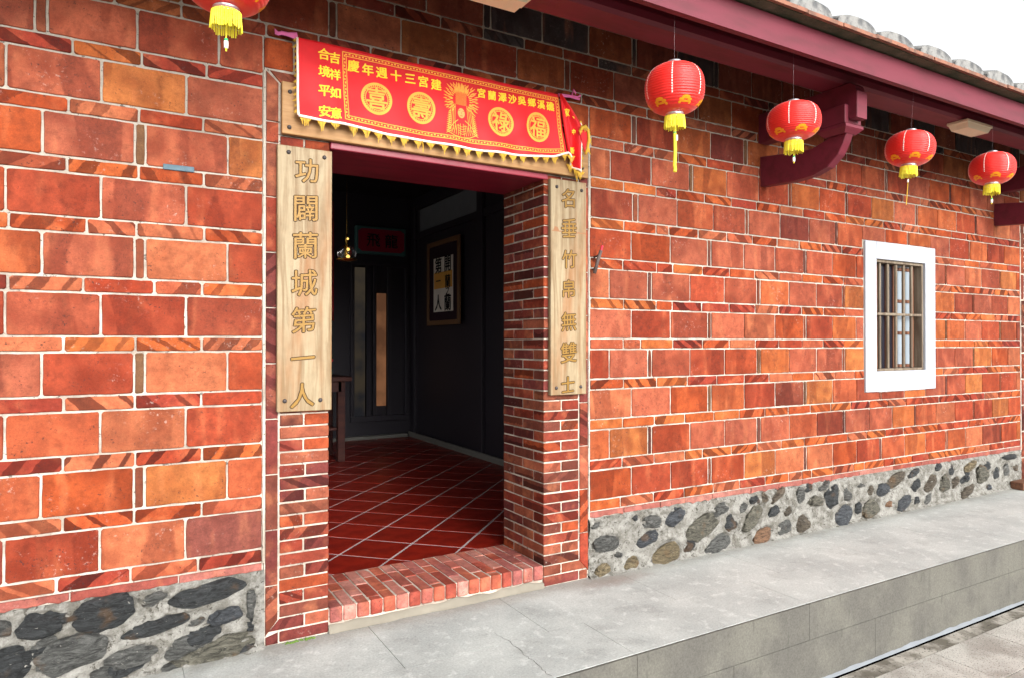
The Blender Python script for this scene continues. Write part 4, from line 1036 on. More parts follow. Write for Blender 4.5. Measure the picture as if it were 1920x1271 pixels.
# folded end hanging at the right
Lp = [(2.243, 2.906), (2.262, 2.78), (2.28, 2.66), (2.296, 2.566)]; Rp = [(2.252, 2.906), (2.345, 2.82), (2.412, 2.745), (2.405, 2.62), (2.40, 2.50)]
def lp(P, t):
    k = t * (len(P) - 1); i = min(int(k), len(P) - 2); f = k - i; return (P[i][0] * (1 - f) + P[i + 1][0] * f, P[i][1] * (1 - f) + P[i + 1][1] * f)
def tail(u, v):
    a, b = lp(Lp, v), lp(Rp, v); x = a[0] * (1 - u) + b[0] * u; z = a[1] * (1 - u) + b[1] * u - .05 * v * v * math.sin(u * math.pi) * .4 - .045 * v * v * v * u
    return (x, -.066 - .020 * (.3 + v) * math.sin(u * 9.4 + .5) - .03 * u * (1 - v) * .3, z)
bloc(sheet(bn, 'folded_end', 'banner', 36, 30, tail))
def tailpt(u, v, off=.004): x, y, z = tail(u, v); return (x, y - off, z)
mb = MB(); mb.tube([tailpt(i / 12, 1., .001) for i in range(13)], .006, 6); bloc(mb.obj('hem_cord', M['white_cord'], bn, smooth=True))
mb = MB(); mb.tube([tailpt(.93 + .05 * math.sin(i), .45 + .55 * i / 10, .004) for i in range(11)], .0045, 6); bloc(mb.obj('side_cord', M['white_cord'], bn, smooth=True))
for i in range(4): p = tailpt((i + .5) / 4, 1., .002); tuft(p, (0, -1), .05 if i != 2 else .07, .03, 300 + i)
for i in range(8): p = tailpt(1., .42 + .55 * i / 7, .002); tuft(p, (.6, -.75), .035, .014, 320 + i)
# turned-over flap with its own fringe
mb = MB(); F = [(2.372, 2.70), (2.385, 2.728), (2.408, 2.735), (2.428, 2.715), (2.436, 2.66), (2.425, 2.60), (2.41, 2.565)]
mb.tube([(a, -.098, b) for a, b in F], .008, 6); bloc(mb.obj('flap_cord', M['fringe'], bn, smooth=True))
mobj_ = mobj('flap', *prism([(2.375, 2.69), (2.39, 2.722), (2.412, 2.726), (2.426, 2.70), (2.43, 2.66), (2.41, 2.58), (2.39, 2.64)], -.092, -.088), M['banner'], bn); bloc(mobj_)
for i, (a, b) in enumerate(F[:-1]): tuft((a, -.1, b), (0 if i < 3 else .5, -1), .035, .012, 340 + i)
random.seed(78)
mes = [bolder(m, .0016, 5) for m in text_meshes([('家', .05, 0, 0), ('中', .035, 0, 0), ('新', .042, 0, 0), ('丶', .03, 0, 0)])]
for me, (u, v) in zip(mes, ((.36, .28), (.52, .56), (.46, .80), (.62, .36))):
    p = tailpt(u, v, .006)
    stand(me, lambda w_: Vector((w_.x * .65, -.004 * math.sin(w_.x * 90) - w_.z, w_.y)))
    mlink('character', me, M['yellow_print'], bn, (p[0] - BX, p[1] + .05 - .008, p[2] - BZ))
def ribbon(pts, w, name='ribbon'):
    mb = MB(); n = len(pts); vs = []; fs = []
    for i, (x, y, z) in enumerate(pts):
        ww = w * (1.4 if i in (0, n - 1) else .6 + .5 * abs(math.sin(i * 1.9))); vs += [(x, y - .003 * math.sin(i * 2.), z - ww), (x, y + .004, z + ww), (x, y - .004, z + ww * .2)]
    for i in range(n - 1):
        for k in range(3): q = i * 3; fs.append((q + k, q + (k + 1) % 3, q + 3 + (k + 1) % 3, q + 3 + k))
    mb.add(vs, fs); return bloc(mb.obj(name, M['pink_ribbon'], bn))
ribbon([(.64, -.025, 2.925), (.655, -.03, 2.915), (.67, -.032, 2.921), (.69, -.036, 2.918), (.71, -.04, 2.914), (.74, -.052, 2.908)], .010)
ribbon([(.668, -.028, 2.924), (.70, -.04, 2.921), (.738, -.05, 2.923)], .007)
ribbon([(2.243, -.056, 2.905), (2.30, -.045, 2.917), (2.36, -.03, 2.927), (2.41, -.022, 2.932), (2.43, -.02, 2.945)], .006)
ribbon([(2.25, -.05, 2.902), (2.34, -.035, 2.915), (2.425, -.02, 2.922)], .005); ribbon([(2.36, -.03, 2.93), (2.372, -.03, 2.965), (2.39, -.028, 2.95)], .008)

# ------------------------------------------------------------------ eaves, brackets, roof
pu = MB()
def extrude_x(mb, prof, x0, x1):
    n = len(prof); vs = [(x0, y, z) for y, z in prof] + [(x1, y, z) for y, z in prof]
    mb.add(vs, [tuple(range(n)), tuple(range(2 * n - 1, n - 1, -1))] + [(i, n + i, n + (i + 1) % n, (i + 1) % n) for i in range(n)])
XE0, XE1 = -3, 13
ev = empty('eaves', (4, -.6, 3.1), 'maroon painted timber eaves running along the top of the wall', 'eaves'); EO = Vector((4, -.6, 3.1))
def epart(name, prof, mat='maroon', x0=XE0, x1=XE1):
    mb = MB(); extrude_x(mb, prof, x0, x1); o = mb.obj(name, M[mat], ev); o.location = -EO; return o
epart('purlin', [(-.510, 3.104), (-.672, 3.104), (-.690, 3.122), (-.694, 3.160), (-.680, 3.20), (-.645, 3.235), (-.56, 3.245), (-.505, 3.22)])
epart('fascia_board', [(-.90, 3.052), (-.935, 3.052), (-.940, 3.20), (-.905, 3.213)])
epart('soffit_boards', [(-.965, 3.222), (-.05, 3.50), (-.05, 3.53), (-.965, 3.245)], 'maroon')
M['bedding'] = mortar_material('mossy bedding', rgb(96, 88, 74), rgb(70, 74, 60))
epart('tile_bedding', [(-1.0, 3.214), (-.90, 3.2145), (-.90, 3.222), (-1.0, 3.232)], 'bedding')
for i in range(3):
    pass
def clay(name, c1, c2):
    t = NT(name, .85, 0, .2); o = t.obj(); n = t.noise(o, 12, 5, .6); n2 = t.noise(o, 50, 4)
    c = t.mix(t.sm(n, .4, .65), c1, c2); c = t.mix(t.math('MULTIPLY', t.sm(n2, .58, .7), .6), c, rgb(70, 66, 62)); t.base(c); t.bump(n2, .5, .005); return t.m
M['flat_tile'] = clay('weathered flat clay tile', rgb(142, 98, 80), rgb(104, 80, 70))
M['barrel_tile'] = clay('limed barrel tile', rgb(132, 131, 128), rgb(84, 85, 86))
rf = empty('roof', (4, -.9, 3.25), 'clay tile roof edge with whitened barrel tile ends', 'roof'); RF = Vector((4, -.9, 3.25))
SL = math.tan(R(17))
x = -2.6; i = 0
while x < 12.5:
    L = .305; dz = random.uniform(-.003, .003); y0 = -1.035 + random.uniform(-.006, .006)
    a, b = x + .0015, x + L - .0015; r0 = random.uniform(-.002, .002)
    vs = [(p - RF.x, y - RF.y, z - RF.z + dz) for p in (a, b) for (y, z) in ((y0, 3.208), (-.6, 3.208 + .435 * SL), (-.6, 3.230 + .435 * SL), (y0, 3.229))]
    mobj('flat_tile', vs, [(0, 1, 2, 3), (7, 6, 5, 4), (0, 4, 5, 1), (1, 5, 6, 2), (2, 6, 7, 3), (3, 7, 4, 0)], M['flat_tile'], rf); x += L
x = -2.55
while x < 12.4:
    n = 12; vs = []; fs = []; sq = random.uniform(.9, 1.08); yy0 = -1.015 + random.uniform(-.012, .006)
    st = [(0, .0), (.03, .008), (.06, 0), (.4, .12), (.402, .135), (1.0, .31), (1.002, .325), (2.2, .68)]
    for (dy, dzz) in st:
        for k in range(n + 1):
            a = math.pi * k / n; wob = 1 + .05 * mnoise.noise(Vector((x * 5, a * 2, dy * 3)))
            vs.append((.184 * math.cos(a) * wob, yy0 + dy - RF.y, 3.222 + dy * SL + (.086 * sq) * (max(0, math.sin(a)) ** .62) * wob - RF.z))
    for j in range(len(st) - 1):
        for k in range(n): q = j * (n + 1) + k; fs.append((q, q + 1, q + n + 2, q + n + 1))
    fs.append(tuple(range(n + 1))[::-1])
    o = mobj('barrel_tile', vs, fs, M['barrel_tile'], rf, (x - RF.x + .13, 0, 0)); x += .405
mb = MB(); extrude_x(mb, [(-.64, 3.345), (3.0, 4.45), (3.0, 4.5), (-.64, 3.375)], XE0, XE1); o = mb.obj('roof_deck', M['flat_tile'], rf); o.location = -RF

def bracket(x, label):
    root = empty('eaves_bracket', (x, 0, 2.8), label, 'bracket', 'maroon brackets carrying the eaves')
    def side(prof, name, hw, c=.004, dx=0.):
        # profile in y,z extruded over x with chamfered edges
        pts = [(y, z) for y, z in prof]; vs, fs = prism(pts, -hw, 0, c); vs2, fs2 = prism(pts, -hw, 0, c)
        A = [(yv, xz, zz) for xz, yv, zz in vs]   # (x=y-depth, y=profile-y, z)
        B = [(-yv, xz, zz) for xz, yv, zz in vs2]
        mb = MB(); mb.add(A, [f for f in fs[:-1]]); mb.add(B, [f[::-1] for f in fs2[:-1]])
        return mb.obj(name, M['maroon'], root, loc=(dx, 0, -2.8))
    side([(.02, 2.893), (-.515, 2.893), (-.62, 2.893), (-.70, 2.886), (-.715, 2.868), (-.766, 2.868), (-.768, 3.035), (-.752, 3.05), (-.745, 3.075), (-.72, 3.10), (-.02, 3.103), (.02, 3.103)], 'bracket_arm', .052)
    side([(.02, 2.582), (-.27, 2.563), (-.433, 2.571), (-.545, 2.603), (-.622, 2.668), (-.66, 2.735), (-.682, 2.79), (-.56, 2.793), (-.515, 2.778), (-.423, 2.752), (-.30, 2.760), (.02, 2.80)], 'curved_brace', .036)
    mb = MB()
    mb.box(-.083, .083, -.705, -.515, 2.845, 2.965, .004)
    v0 = [(-.092, -.715, 2.84), (.092, -.715, 2.84), (.092, -.505, 2.84), (-.092, -.505, 2.84), (-.092, -.715, 2.822), (.092, -.715, 2.822), (.092, -.505, 2.822), (-.092, -.505, 2.822), (-.060, -.685, 2.790), (.060, -.685, 2.790), (.060, -.535, 2.790), (-.060, -.535, 2.790), (-.083, -.706, 2.8445), (.083, -.706, 2.8445), (.083, -.514, 2.8445), (-.083, -.514, 2.8445)]
    f0 = []
    for a, b in ((12, 0), (0, 4), (4, 8)):
        for k in range(4): f0.append((a + k, b + k, b + (k + 1) % 4, a + (k + 1) % 4))
    f0.append((11, 10, 9, 8)); mb.add(v0, f0)
    mb.obj('bearing_block', M['maroon'], root, loc=(0, 0, -2.8))
    return root
bracket(4.09, 'maroon curved eaves bracket between the two middle lanterns')
bracket(7.43, 'maroon curved eaves bracket at the right edge behind the last lantern')
M['cream_plastic'] = plain('cream lamp housing', rgb(226, 214, 184), .4, spec=.5, var=.05)
def fixture(x0, x1, y0, y1, label):
    cx, cy = (x0 + x1) / 2, (y0 + y1) / 2; root = empty('light_fitting', (cx, cy, 3.1), label, 'light fitting')
    mobj('base_tray', *cbox(x0 - cx, x1 - cx, y0 - cy, y1 - cy, -.018, .0035, .003), M['cream_plastic'], root)
    a, b = (x1 - x0) / 2, (y1 - y0) / 2; vs = []
    for s, z in ((.93, -.0185), (.80, -.055)):
        for sx, sy in ((-1, -1), (1, -1), (1, 1), (-1, 1)): vs.append((sx * a * s, sy * (b * s), z))
    mobj('diffuser', vs, [(0, 1, 5, 4), (1, 2, 6, 5), (2, 3, 7, 6), (3, 0, 4, 7), (4, 5, 6, 7)], M['cream_plastic'], root)
fixture(5.44, 5.80, -.725, -.575, 'cream light fitting under the eaves beam beside the last bracket')
fixture(1.22, 1.71, -.665, -.525, 'cream light fitting under the eaves beam above the doorway')

# ------------------------------------------------------------------ lanterns
def lantern_mat():
    t = NT('red lantern silk', .45, 0, .45); o = t.obj(); n = t.noise(o, 40, 3)
    lw = t.n('LayerWeight', {'Blend': .35}).outputs['Facing']
    t.base(t.mix(t.math('MULTIPLY', n, .35), rgb(214, 28, 22), rgb(222, 52, 40)))
    t.b.inputs['Sheen Weight'].default_value = .3; t.b.inputs['Sheen Roughness'].default_value = .35; t.b.inputs['Sheen Tint'].default_value = (1, .75, .72, 1)
    t.b.inputs['Subsurface Weight'].default_value = .25; t.b.inputs['Subsurface Radius'].default_value = (.05, .01, .008)
    return t.m
M['silk'] = lantern_mat()
M['silver'] = plain('silver foil cap', rgb(225, 225, 228), .28, .8, .5, bump=.3, bscale=90)
M['yellow_fringe'] = plain('lemon yellow fringe', rgb(236, 222, 62), .7, var=.15)
M['glint_white'] = plain('white seam glint', rgb(252, 232, 224), .4)
M['gold_motif'] = plain('orange gold motif', rgb(232, 146, 22), .5)
M['green_bead'] = plain('green bead', rgb(60, 190, 110), .3); M['white_bead'] = plain('white bead', rgb(240, 240, 236), .3)
M['nylon'] = plain('nylon line', rgb(170, 160, 165), .3)
def lantern(x, y, ztop, zbot, label, tassel, rot, rr=.146, lean=(0, 0)):
    zc = (ztop + zbot) / 2; hh = (ztop - zbot) / 2
    root = empty('paper_lantern', (x, y, zc), label, 'lantern', 'red lanterns hanging under the eaves'); root.rotation_euler = (R(lean[0]), R(lean[1]), R(rot))
    N = 19; prof = []; seg = 60
    def rad(t): # t in -1..1
        s = .36; a = math.asin(max(-1, min(1, t)))
        return rr * (.30 + .70 * (max(0, 1 - abs(t) ** 2.35)) ** .52)
    m = N * 4
    for i in range(m + 1):
        t = -1 + 2 * i / m; ph = (i % 4) / 4.; sc = .0036 * (abs(math.sin(ph * math.pi)))
        prof.append((rad(t) + sc, t * hh))
    mb = MB(); n = 48; vs = []; fs = []
    for i, (r_, z) in enumerate(prof):
        for k in range(n):
            a = 2 * math.pi * k / n; g = 1 - .022 * (abs(math.cos(a * 3)) ** 14) * (1 - (z / hh) ** 2); vs.append((r_ * g * math.cos(a), r_ * g * math.sin(a), z))
    for i in range(len(prof) - 1):
        for k in range(n): fs.append((i * n + k, i * n + (k + 1) % n, (i + 1) * n + (k + 1) % n, (i + 1) * n + k))
    body = mobj('silk_body', vs, fs, M['silk'], root, smooth=True)
    for k in range(6):   # seam wires, their highlights painted as white dashes
        a = 2 * math.pi * (k + .5) / 6; mb = MB()
        for i in range(N):
            t0, t1 = -1 + 2 * (i + .12) / N, -1 + 2 * (i + .8) / N
            if t0 < -.52 or t1 > .9: continue
            P = []
            for t, s in ((t0, -1), (t0, 1), (t1, 1), (t1, -1)):
                r_ = rad(t) + .0035; w_ = .0026; P.append((r_ * math.cos(a) - s * w_ * math.sin(a), r_ * math.sin(a) + s * w_ * math.cos(a), t * hh))
            Q = [(p[0] * .985, p[1] * .985, p[2]) for p in P]
            mb.add(P + Q, [(0, 1, 2, 3), (0, 4, 5, 1), (1, 5, 6, 2), (2, 6, 7, 3), (3, 7, 4, 0)])
        mb.obj('seam_glint', M['glint_white'], root)
    for k in range(6):   # cloud motifs near the bottom
        a0 = 2 * math.pi * k / 6; blobs = [(0, -.62, .17, .07), (-.17, -.70, .10, .055), (.17, -.70, .10, .055), (0, -.76, .25, .035), (-.24, -.80, .06, .05), (.24, -.80, .06, .05)]; mb = MB()
        for (da, tz, wa, wz) in blobs:
            vs = []; q = 12
            for i in range(q):
                b = 2 * math.pi * i / q; aa = a0 + da + wa * math.cos(b); t = max(-.97, tz + wz * math.sin(b)); r_ = rad(t) + .0032; vs.append((r_ * math.cos(aa), r_ * math.sin(aa), t * hh))
            c_ = (rad(tz) + .0038) ; vs.append((c_ * math.cos(a0 + da), c_ * math.sin(a0 + da), tz * hh))
            mb.add(vs, [(i, (i + 1) % q, q) for i in range(q)])
        mb.obj('cloud_motif', M['gold_motif'], root)
    mb = MB(); mb.lathe([(.0005, hh + .018), (.032, hh + .018), (.0345, hh + .014), (.0355, hh - .002), (.047, hh - .004)], 24); mb.obj('top_cap', M['silver'], root, smooth=True)
    mb = MB(); mb.lathe([(.046, -hh + .003), (.044, -hh - .002), (.044, -hh - .012), (.047, -hh - .014), (.047, -hh - .020)], 24); mb.obj('bottom_collar', M['silver'], root, smooth=True)
    mb = MB(); FL = .062
    for k in range(46):
        a = 2 * math.pi * k / 46 + random.uniform(-.02, .02); L = FL * random.uniform(.88, 1.08); r0, r1 = .0475, .050 + random.uniform(-.002, .003); w_ = .0030
        z0 = -hh - .014; ca, sa = math.cos(a), math.sin(a); P = []
        for r_, z, ww in ((r0, z0, w_), (r1, z0 - L, w_ * .8)):
            for (dr, s) in ((0, -1), (.0025, 0), (0, 1)): P.append(((r_ + dr) * ca - s * ww * sa, (r_ + dr) * sa + s * ww * ca, z))
        mb.add(P, [(0, 1, 4, 3), (1, 2, 5, 4), (2, 0, 3, 5), (3, 4, 5)])
    mb.obj('fringe', M['yellow_fringe'], root)
    z0 = -hh - .02; ts = empty_child = None
    mb = MB()
    kind, L = tassel
    if kind == 'bead':
        mb.tube([(0, 0, z0), (.002, .001, z0 - L + .03)], .0022, 6); o = mb.obj('tassel', M['yellow_fringe'], root)
        m2 = MB(); m2.lathe([(.0005, 0), (.006, -.001), (.0065, -.008), (.0005, -.009)], 10, (.002, .001, z0 - L + .032)); m2.obj('green_bead', M['green_bead'], o, smooth=True)
        m2 = MB(); m2.lathe([(.0005, 0), (.0075, -.001), (.0075, -.024), (.0005, -.026)], 10, (.002, .001, z0 - L + .023)); m2.obj('white_bead', M['white_bead'], o, smooth=True)
        m2 = MB(); m2.tube([(.002, .001, z0 - L - .002), (.003, .001, z0 - L - .012)], .003, 6); m2.obj('tassel_tip', M['yellow_fringe'], o)
    elif kind == 'cloth':
        mb.tube([(0, 0, z0), (0, 0, z0 - .06), (.0, 0, z0 - .075), (.004, 0, z0 - .16), (-.002, 0, z0 - L + .03), (.003, 0, z0 - L + .015), (0, 0, z0 - L)], .008, 8, r2=.009)
        o = mb.obj('tassel', M['yellow_fringe'], root)
        m2 = MB(); m2.lathe([(.0005, 0), (.008, -.001), (.0085, -.012), (.0005, -.013)], 10, (0, 0, z0 - .068)); m2.obj('green_bead', M['green_bead'], o, smooth=True)
        m2 = MB(); m2.lathe([(.0005, 0), (.0055, -.001), (.0055, -.028), (.0005, -.03)], 10, (.012, -.004, z0 - .085)); m2.obj('white_bead', M['white_bead'], o, smooth=True)
    else:
        mb.tube([(0, 0, z0), (.002, 0, z0 - L * .5), (.001, 0, z0 - L)], .0016, 6, r2=.003); o = mb.obj('tassel', M['fringe'], root)
        m2 = MB(); m2.lathe([(.0005, 0), (.005, -.001), (.005, -.018), (.0005, -.02)], 10, (.001, 0, z0 - .075)); m2.obj('white_bead', M['white_bead'], o, smooth=True)
    mb = MB(); mb.tube([(0, 0, hh + .016), (0, 0, 3.232 - zc)], .00025, 4, cap=False); mb.obj('hanging_line', M['nylon'], root)
YL = -.85
lantern(.321, YL, 2.82, 2.602, 'red lantern cut by the top edge above the left wall', ('bead', .115), 70)
lantern(2.411, YL, 2.832, 2.592, 'large red lantern just right of the doorway, with a long yellow tassel', ('cloth', .27), 12, .146, (2, -3))
lantern(3.317, YL, 2.798, 2.596, 'red lantern hanging in front of the first curved bracket', ('bead', .105), -2, .144)
lantern(4.470, YL, 2.812, 2.600, 'red lantern right of the first bracket, with a long thin golden tassel', ('thin', .24), -14, .144, (1, 4))
lantern(5.515, YL, 2.818, 2.600, 'rightmost red lantern, near the last bracket and above the window', ('bead', .12), -24, .143, (-2, 3))

# ------------------------------------------------------------------ things inside the hall
def lathe_obj(name, prof, mat, parent, loc=(0, 0, 0), n=20):
    mb = MB(); mb.lathe(prof, n); return mb.obj(name, M[mat], parent, smooth=True, loc=loc)
M['frame_wood'] = plain('gilt brown frame', rgb(120, 88, 58), .45, spec=.5)
M['mat_dark'] = plain('dark picture mat', rgb(44, 26, 36), .8); M['paper'] = plain('rice paper', rgb(236, 230, 218), .8, var=.05); M['paper_gold'] = plain('golden paper square', rgb(236, 176, 84), .8)
M['ink'] = plain('black ink', rgb(16, 15, 18), .7)
pic = empty('framed_calligraphy', (RXW - .052, 4.59, 2.2), 'framed calligraphy with black brush characters on the dark side wall', 'framed picture')
X0 = -.03; y0, y1, z0, z1 = -.50, .50, -.53, .56
def pbox(name, a, b, c_, d_, x0, x1, mat, par=pic, ch=.004): return mobj(name, *cbox(x0, x1, a, b, c_, d_, ch), M[mat], par)
w_ = .06
pbox('frame_bar', y0, y0 + w_, z0, z1, X0, .0, 'frame_wood'); pbox('frame_bar', y1 - w_, y1, z0, z1, X0, .0, 'frame_wood')
pbox('frame_bar', y0 + w_, y1 - w_, z0, z0 + w_, X0, .0, 'frame_wood'); pbox('frame_bar', y0 + w_, y1 - w_, z1 - w_, z1, X0, .0, 'frame_wood')
pbox('mat_board', y0 + w_, y1 - w_, z0 + w_, z1 - w_, -.012, 0, 'mat_dark', ch=0)
pap = pbox('paper', -.30, .30, -.36, .34, -.016, -.0125, 'paper', ch=0)
pbox('gold_patch', -.28, .28, -.06, .15, -.0185, -.0165, 'paper_gold', ch=0)
mes = [bolder(m, .005, 6) for m in text_meshes([(c, .22, 0, 0) for c in '開蘭之蘭第一人'])] 
spots = [(-.15, .24), (-.15, .02), (-.15, -.10), (-.15, -.25), (.14, .24), (.14, .04), (.14, -.24)]
for me, (yy, zz), s in zip(mes, spots, (1, .8, .6, 1, 1, .7, 1)):
    stand(me, lambda v: Vector((-.0205 - v.z, -v.x * s, v.y * s)))
    mlink('character', me, M['ink'], pic, (0, yy, zz))
pq = empty('name_plaque', (3.16, BY - .08, 2.855), 'red plaque with two black characters and a blue green border on the back wall', 'plaque')
M['plaque_red'] = plain('plaque red', rgb(150, 22, 52), .5); M['plaque_green'] = plain('plaque border', rgb(70, 112, 112), .6)
mobj('border', *cbox(-.36, .36, -.02, .07, -.19, .19, .01), M['plaque_green'], pq)
oc = [(-.33, -.12), (-.28, -.155), (.28, -.155), (.33, -.12), (.33, .12), (.28, .155), (-.28, .155), (-.33, .12)]
mobj('field', *prism(oc, -.026, -.0205), M['plaque_red'], pq)
for me, xx in zip([bolder(m, .004, 6) for m in text_meshes([('飛', .2, 0, 0), ('龍', .2, 0, 0)])], (-.12, .14)):
    stand(me, lambda v: Vector((v.x, -.0275 - v.z, v.y))); mlink('character', me, M['ink'], pq, (xx, 0, 0))
M['table_wood'] = wood('dark red table wood', rgb(70, 34, 28), rgb(52, 24, 22), rgb(80, 44, 34), 'x', .4)
tb = empty('altar_table', (1.46, 4.3, FZ), 'dark wooden altar table inside, mostly hidden by the left door pillar', 'table')
def tpart(name, *a, mat='table_wood', c=.004): return mobj(name, *cbox(*a, c), M[mat], tb)
tpart('tabletop', -.95, .80, -.20, .45, .90, .95); tpart('apron', -.85, .70, -.15, -.12, .78, .898)
for x in (-.85, .66):
    for y in (-.15, .35): tpart('leg', x, x + .08, y, y + .08, 0, .8995)
tpart('shelf', -.76, .655, -.12, .34, .35, .38)
ab = empty('altar_cabinet', (1.45, 4.5, FZ + .95), 'small dark cabinet standing on the altar table', 'cabinet')
mobj('cabinet_body', *cbox(-.6, .58, -.1, .2, .001, .26, .004), M['table_wood'], ab); mobj('cabinet_top', *cbox(-.62, .60, -.12, .22, .2605, .285, .004), M['table_wood'], ab)
M['red_cloth'] = cloth_mat('deep red cloth', rgb(150, 12, 26), rgb(120, 8, 20), .8)
def curtain(u, v): return (1.62 + .56 * u, 4.55 + .03 * math.sin(u * 22), 3.1 - 1.4 * v)
rc = sheet(None, 'red_curtain', 'red_cloth', 40, 6, curtain, .003); tag(rc, 'deep red curtain hanging above the altar behind the left pillar', 'curtain')
M['leaf'] = plain('dark green leaf', rgb(46, 70, 48), .5); M['flower'] = plain('red flower', rgb(170, 34, 44), .6)
vs_ = empty('flower_vase', (2.04, 4.25, FZ + .951), 'small vase with red flowers and green leaves on the altar table', 'vase')
lathe_obj('vase', [(.03, 0), (.045, .05), (.03, .11), (.02, .13), (.028, .15), (.001, .15)], 'plaque_green', vs_)
for i in range(14):
    a = random.uniform(0, 6.28); r_ = random.uniform(.02, .1); z = random.uniform(.17, .34); mb = MB(); p = Vector((r_ * math.cos(a), r_ * math.sin(a), z)); q = Vector((0, 0, .14))
    if i < 9: dd = (p - q); s_ = Vector((-dd.y, dd.x, .02)).normalized() * .018; mb.add([q, q + dd * .6 + s_, p, q + dd * .6 - s_], [(0, 1, 2, 3)]); mb.obj('leaf', M['leaf'], vs_)
    else:
        bm = bmesh.new(); bmesh.ops.create_icosphere(bm, subdivisions=1, radius=.022); me = bpy.data.meshes.new('flower'); bm.to_mesh(me); bm.free(); mlink('flower', me, M['flower'], vs_, tuple(p))
M['brass'] = plain('brass', rgb(206, 160, 70), .25, 1., .5); M['glint_bulb'] = emission('small warm bulb', rgb(255, 206, 110), 2.2)
lp_ = empty('hanging_oil_lamp', (1.73, 2.5, 2.15), 'small brass and glass lamp hanging inside the doorway with added glowing bulbs for its glints', 'lamp')
lathe_obj('brass_dish', [(.0005, .0), (.03, .002), (.088, .018), (.092, .024), (.03, .012), (.0005, .01)], 'brass', lp_)
lathe_obj('brass_stem', [(.006, .012), (.012, .03), (.006, .06), (.014, .10), (.018, .13), (.006, .16), (.012, .19), (.008, .22), (.003, .25)], 'brass', lp_)
g = NT('lamp glass', .05); g.b.inputs['Transmission Weight'].default_value = 1.; g.base((.9, .9, .9, 1)); M['glass'] = g.m
lathe_obj('glass_globe', [(.03, .022), (.075, .045), (.085, .075), (.07, .11), (.035, .135), (.022, .14)], 'glass', lp_)
for z, r_ in ((.055, .014), (.095, .010), (.20, .010)):  # glowing beads added to give the brass and glass their glints
    bm = bmesh.new(); bmesh.ops.create_icosphere(bm, subdivisions=2, radius=r_); me = bpy.data.meshes.new('glint_bulb'); bm.to_mesh(me); bm.free(); mlink('glint_bulb', me, M['glint_bulb'], lp_, (.004, -.018, z), smooth=True)
mb = MB(); mb.tube([(0, 0, .25), (0, 0, 1.34)], .0018, 5); mb.obj('chain', M['brass'], lp_)

# ------------------------------------------------------------------ small things on and by the wall
hk = empty('torch_holder', (2.54, -.03, 1.95), 'rusty metal holder with a red tip on the wall right of the right board', 'holder')
M['rust'] = plain('rusty metal', rgb(92, 80, 76), .7, .4, bump=.5, bscale=80, var=.3); M['red_tip'] = plain('red tip', rgb(190, 24, 50), .5)
mb = MB(); mb.tube([(-.022, -.012, -.085), (.0, -.02, 0), (.018, -.026, .055)], .011, 8); mb.obj('tube', M['rust'], hk, smooth=True)
mb = MB(); mb.tube([(-.002, .04, -.06), (-.004, -.006, -.05)], .006, 6); mb.tube([(.012, .04, .02), (.008, -.012, .025)], .006, 6); mb.obj('wall_pin', M['rust'], hk)
mb = MB(); mb.tube([(.018, -.026, .052), (.026, -.028, .085)], .008, 8); mb.obj('red_tip', M['red_tip'], hk)
M['tag_metal'] = plain('grey blue enamel plate', rgb(84, 104, 114), .6, .2, var=.5, bscale=160, bump=.4)
tg = tag(mobj('number_plate', *cbox(-.063, .063, -.006, 0, -.0125, .0125, .002), M['tag_metal'], None, (.231, -.001, 2.223)), 'tiny grey blue metal plate fixed to a joint of the left wall', 'plate')
wb = empty('timber_sill', (7.9, -.06, .0), 'brown timber block lying on the platform at the far right end', 'timber')
M['sill_wood'] = wood('brown sill', rgb(110, 74, 54), rgb(88, 56, 42), rgb(122, 86, 64), 'x')
mobj('timber', *cbox(-.24, .9, -.07, .05, .001, .075, .006), M['sill_wood'], wb)
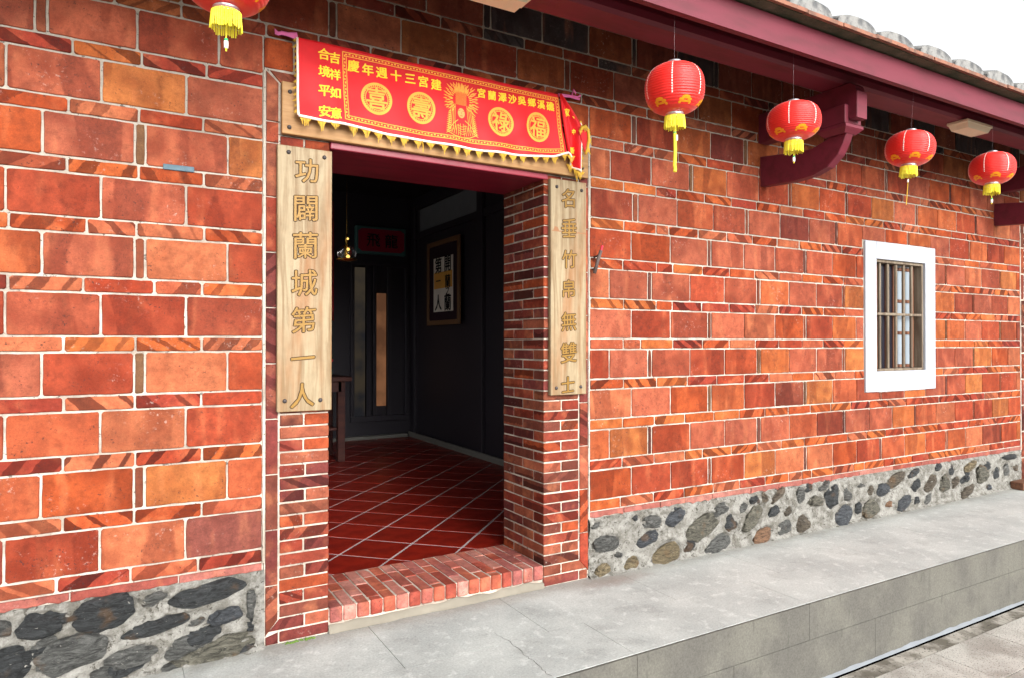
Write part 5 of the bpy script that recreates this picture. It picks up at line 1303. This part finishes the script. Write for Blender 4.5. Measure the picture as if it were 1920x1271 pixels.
# start of the next doorway at the far right
nd = empty('far_doorway', (8.2, 0, 0), 'brick edge of the next doorway at the far right end of the wall', 'doorway')
z = .02
while z < 2.5:
    c = spick(.7); o = slab('edge_brick', 7.922, 7.982, z, z + .26, M['thin'], nd, c, depth=.1, yf=-.002); o.location.x -= 8.2; z += .265
for k in range(42):
    c = spick(); z0_ = k * CP
    o = slab('brick', 7.986, 8.24, z0_, z0_ + CP, M['small'], nd, c, depth=.1); o.location.x -= 8.2
mb = MB(); mb.box(7.912, 8.236, .005, .49, 0, 2.62); mb.box(7.912, 12., .0055, .49, 2.621, 3.6); o = mb.obj('mortar_core', M['mortar_grey'], nd); o.location = (-8.2, 0, 0)
for k in range(9, 12):
    z0_ = 2.622 + (k - 9) * .25; x = 7.912
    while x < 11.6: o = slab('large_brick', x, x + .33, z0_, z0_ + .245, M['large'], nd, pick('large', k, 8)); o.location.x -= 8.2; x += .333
# moss at the pillar foot
M['moss'] = plain('moss', rgb(92, 118, 52), .95, var=.3, bump=.6, bscale=200)
mb = MB()
for i in range(45):
    x = random.choice([random.gauss(.72, .02), random.gauss(.80, .02), random.gauss(.72, .02)]); y = -.006 - random.random() * .018; s = random.uniform(.003, .009)
    mb.add([(x - s, y, .0005), (x + s, y - s * .3, .0005), (x, y - s, .0005), (x, y - s * .3, s * 1.2)], [(0, 1, 2), (0, 3, 1), (1, 3, 2), (2, 3, 0)])
tag(mb.obj('moss', M['moss'], None), kind='stuff')
# weed on the roof edge
wd = empty('roof_weed', (6.02, -1.0, 3.25), 'small dry weed growing between the last roof tiles', 'weed')
M['dry_leaf'] = plain('dry leaf', rgb(150, 130, 80), .8); 
for i in range(9):
    a = random.uniform(-.5, 3.2); L = random.uniform(.05, .12); mb = MB(); mb.tube([(0, 0, 0), (L * .5 * math.cos(a), 0, L * .4), (L * math.cos(a), .01, L * .6 + random.uniform(-.02, .03))], .0035, 5, r2=.001); mb.obj('stem' if i % 3 else 'leaf', M['dry_leaf'] if i % 3 else M['leaf'], wd)
mb = MB(); mb.tube([(0, 0, .02), (.15, 0, .06), (.33, 0, .105), (.5, 0, .12)], .003, 5); mb.obj('twig', M['rust'], wd)
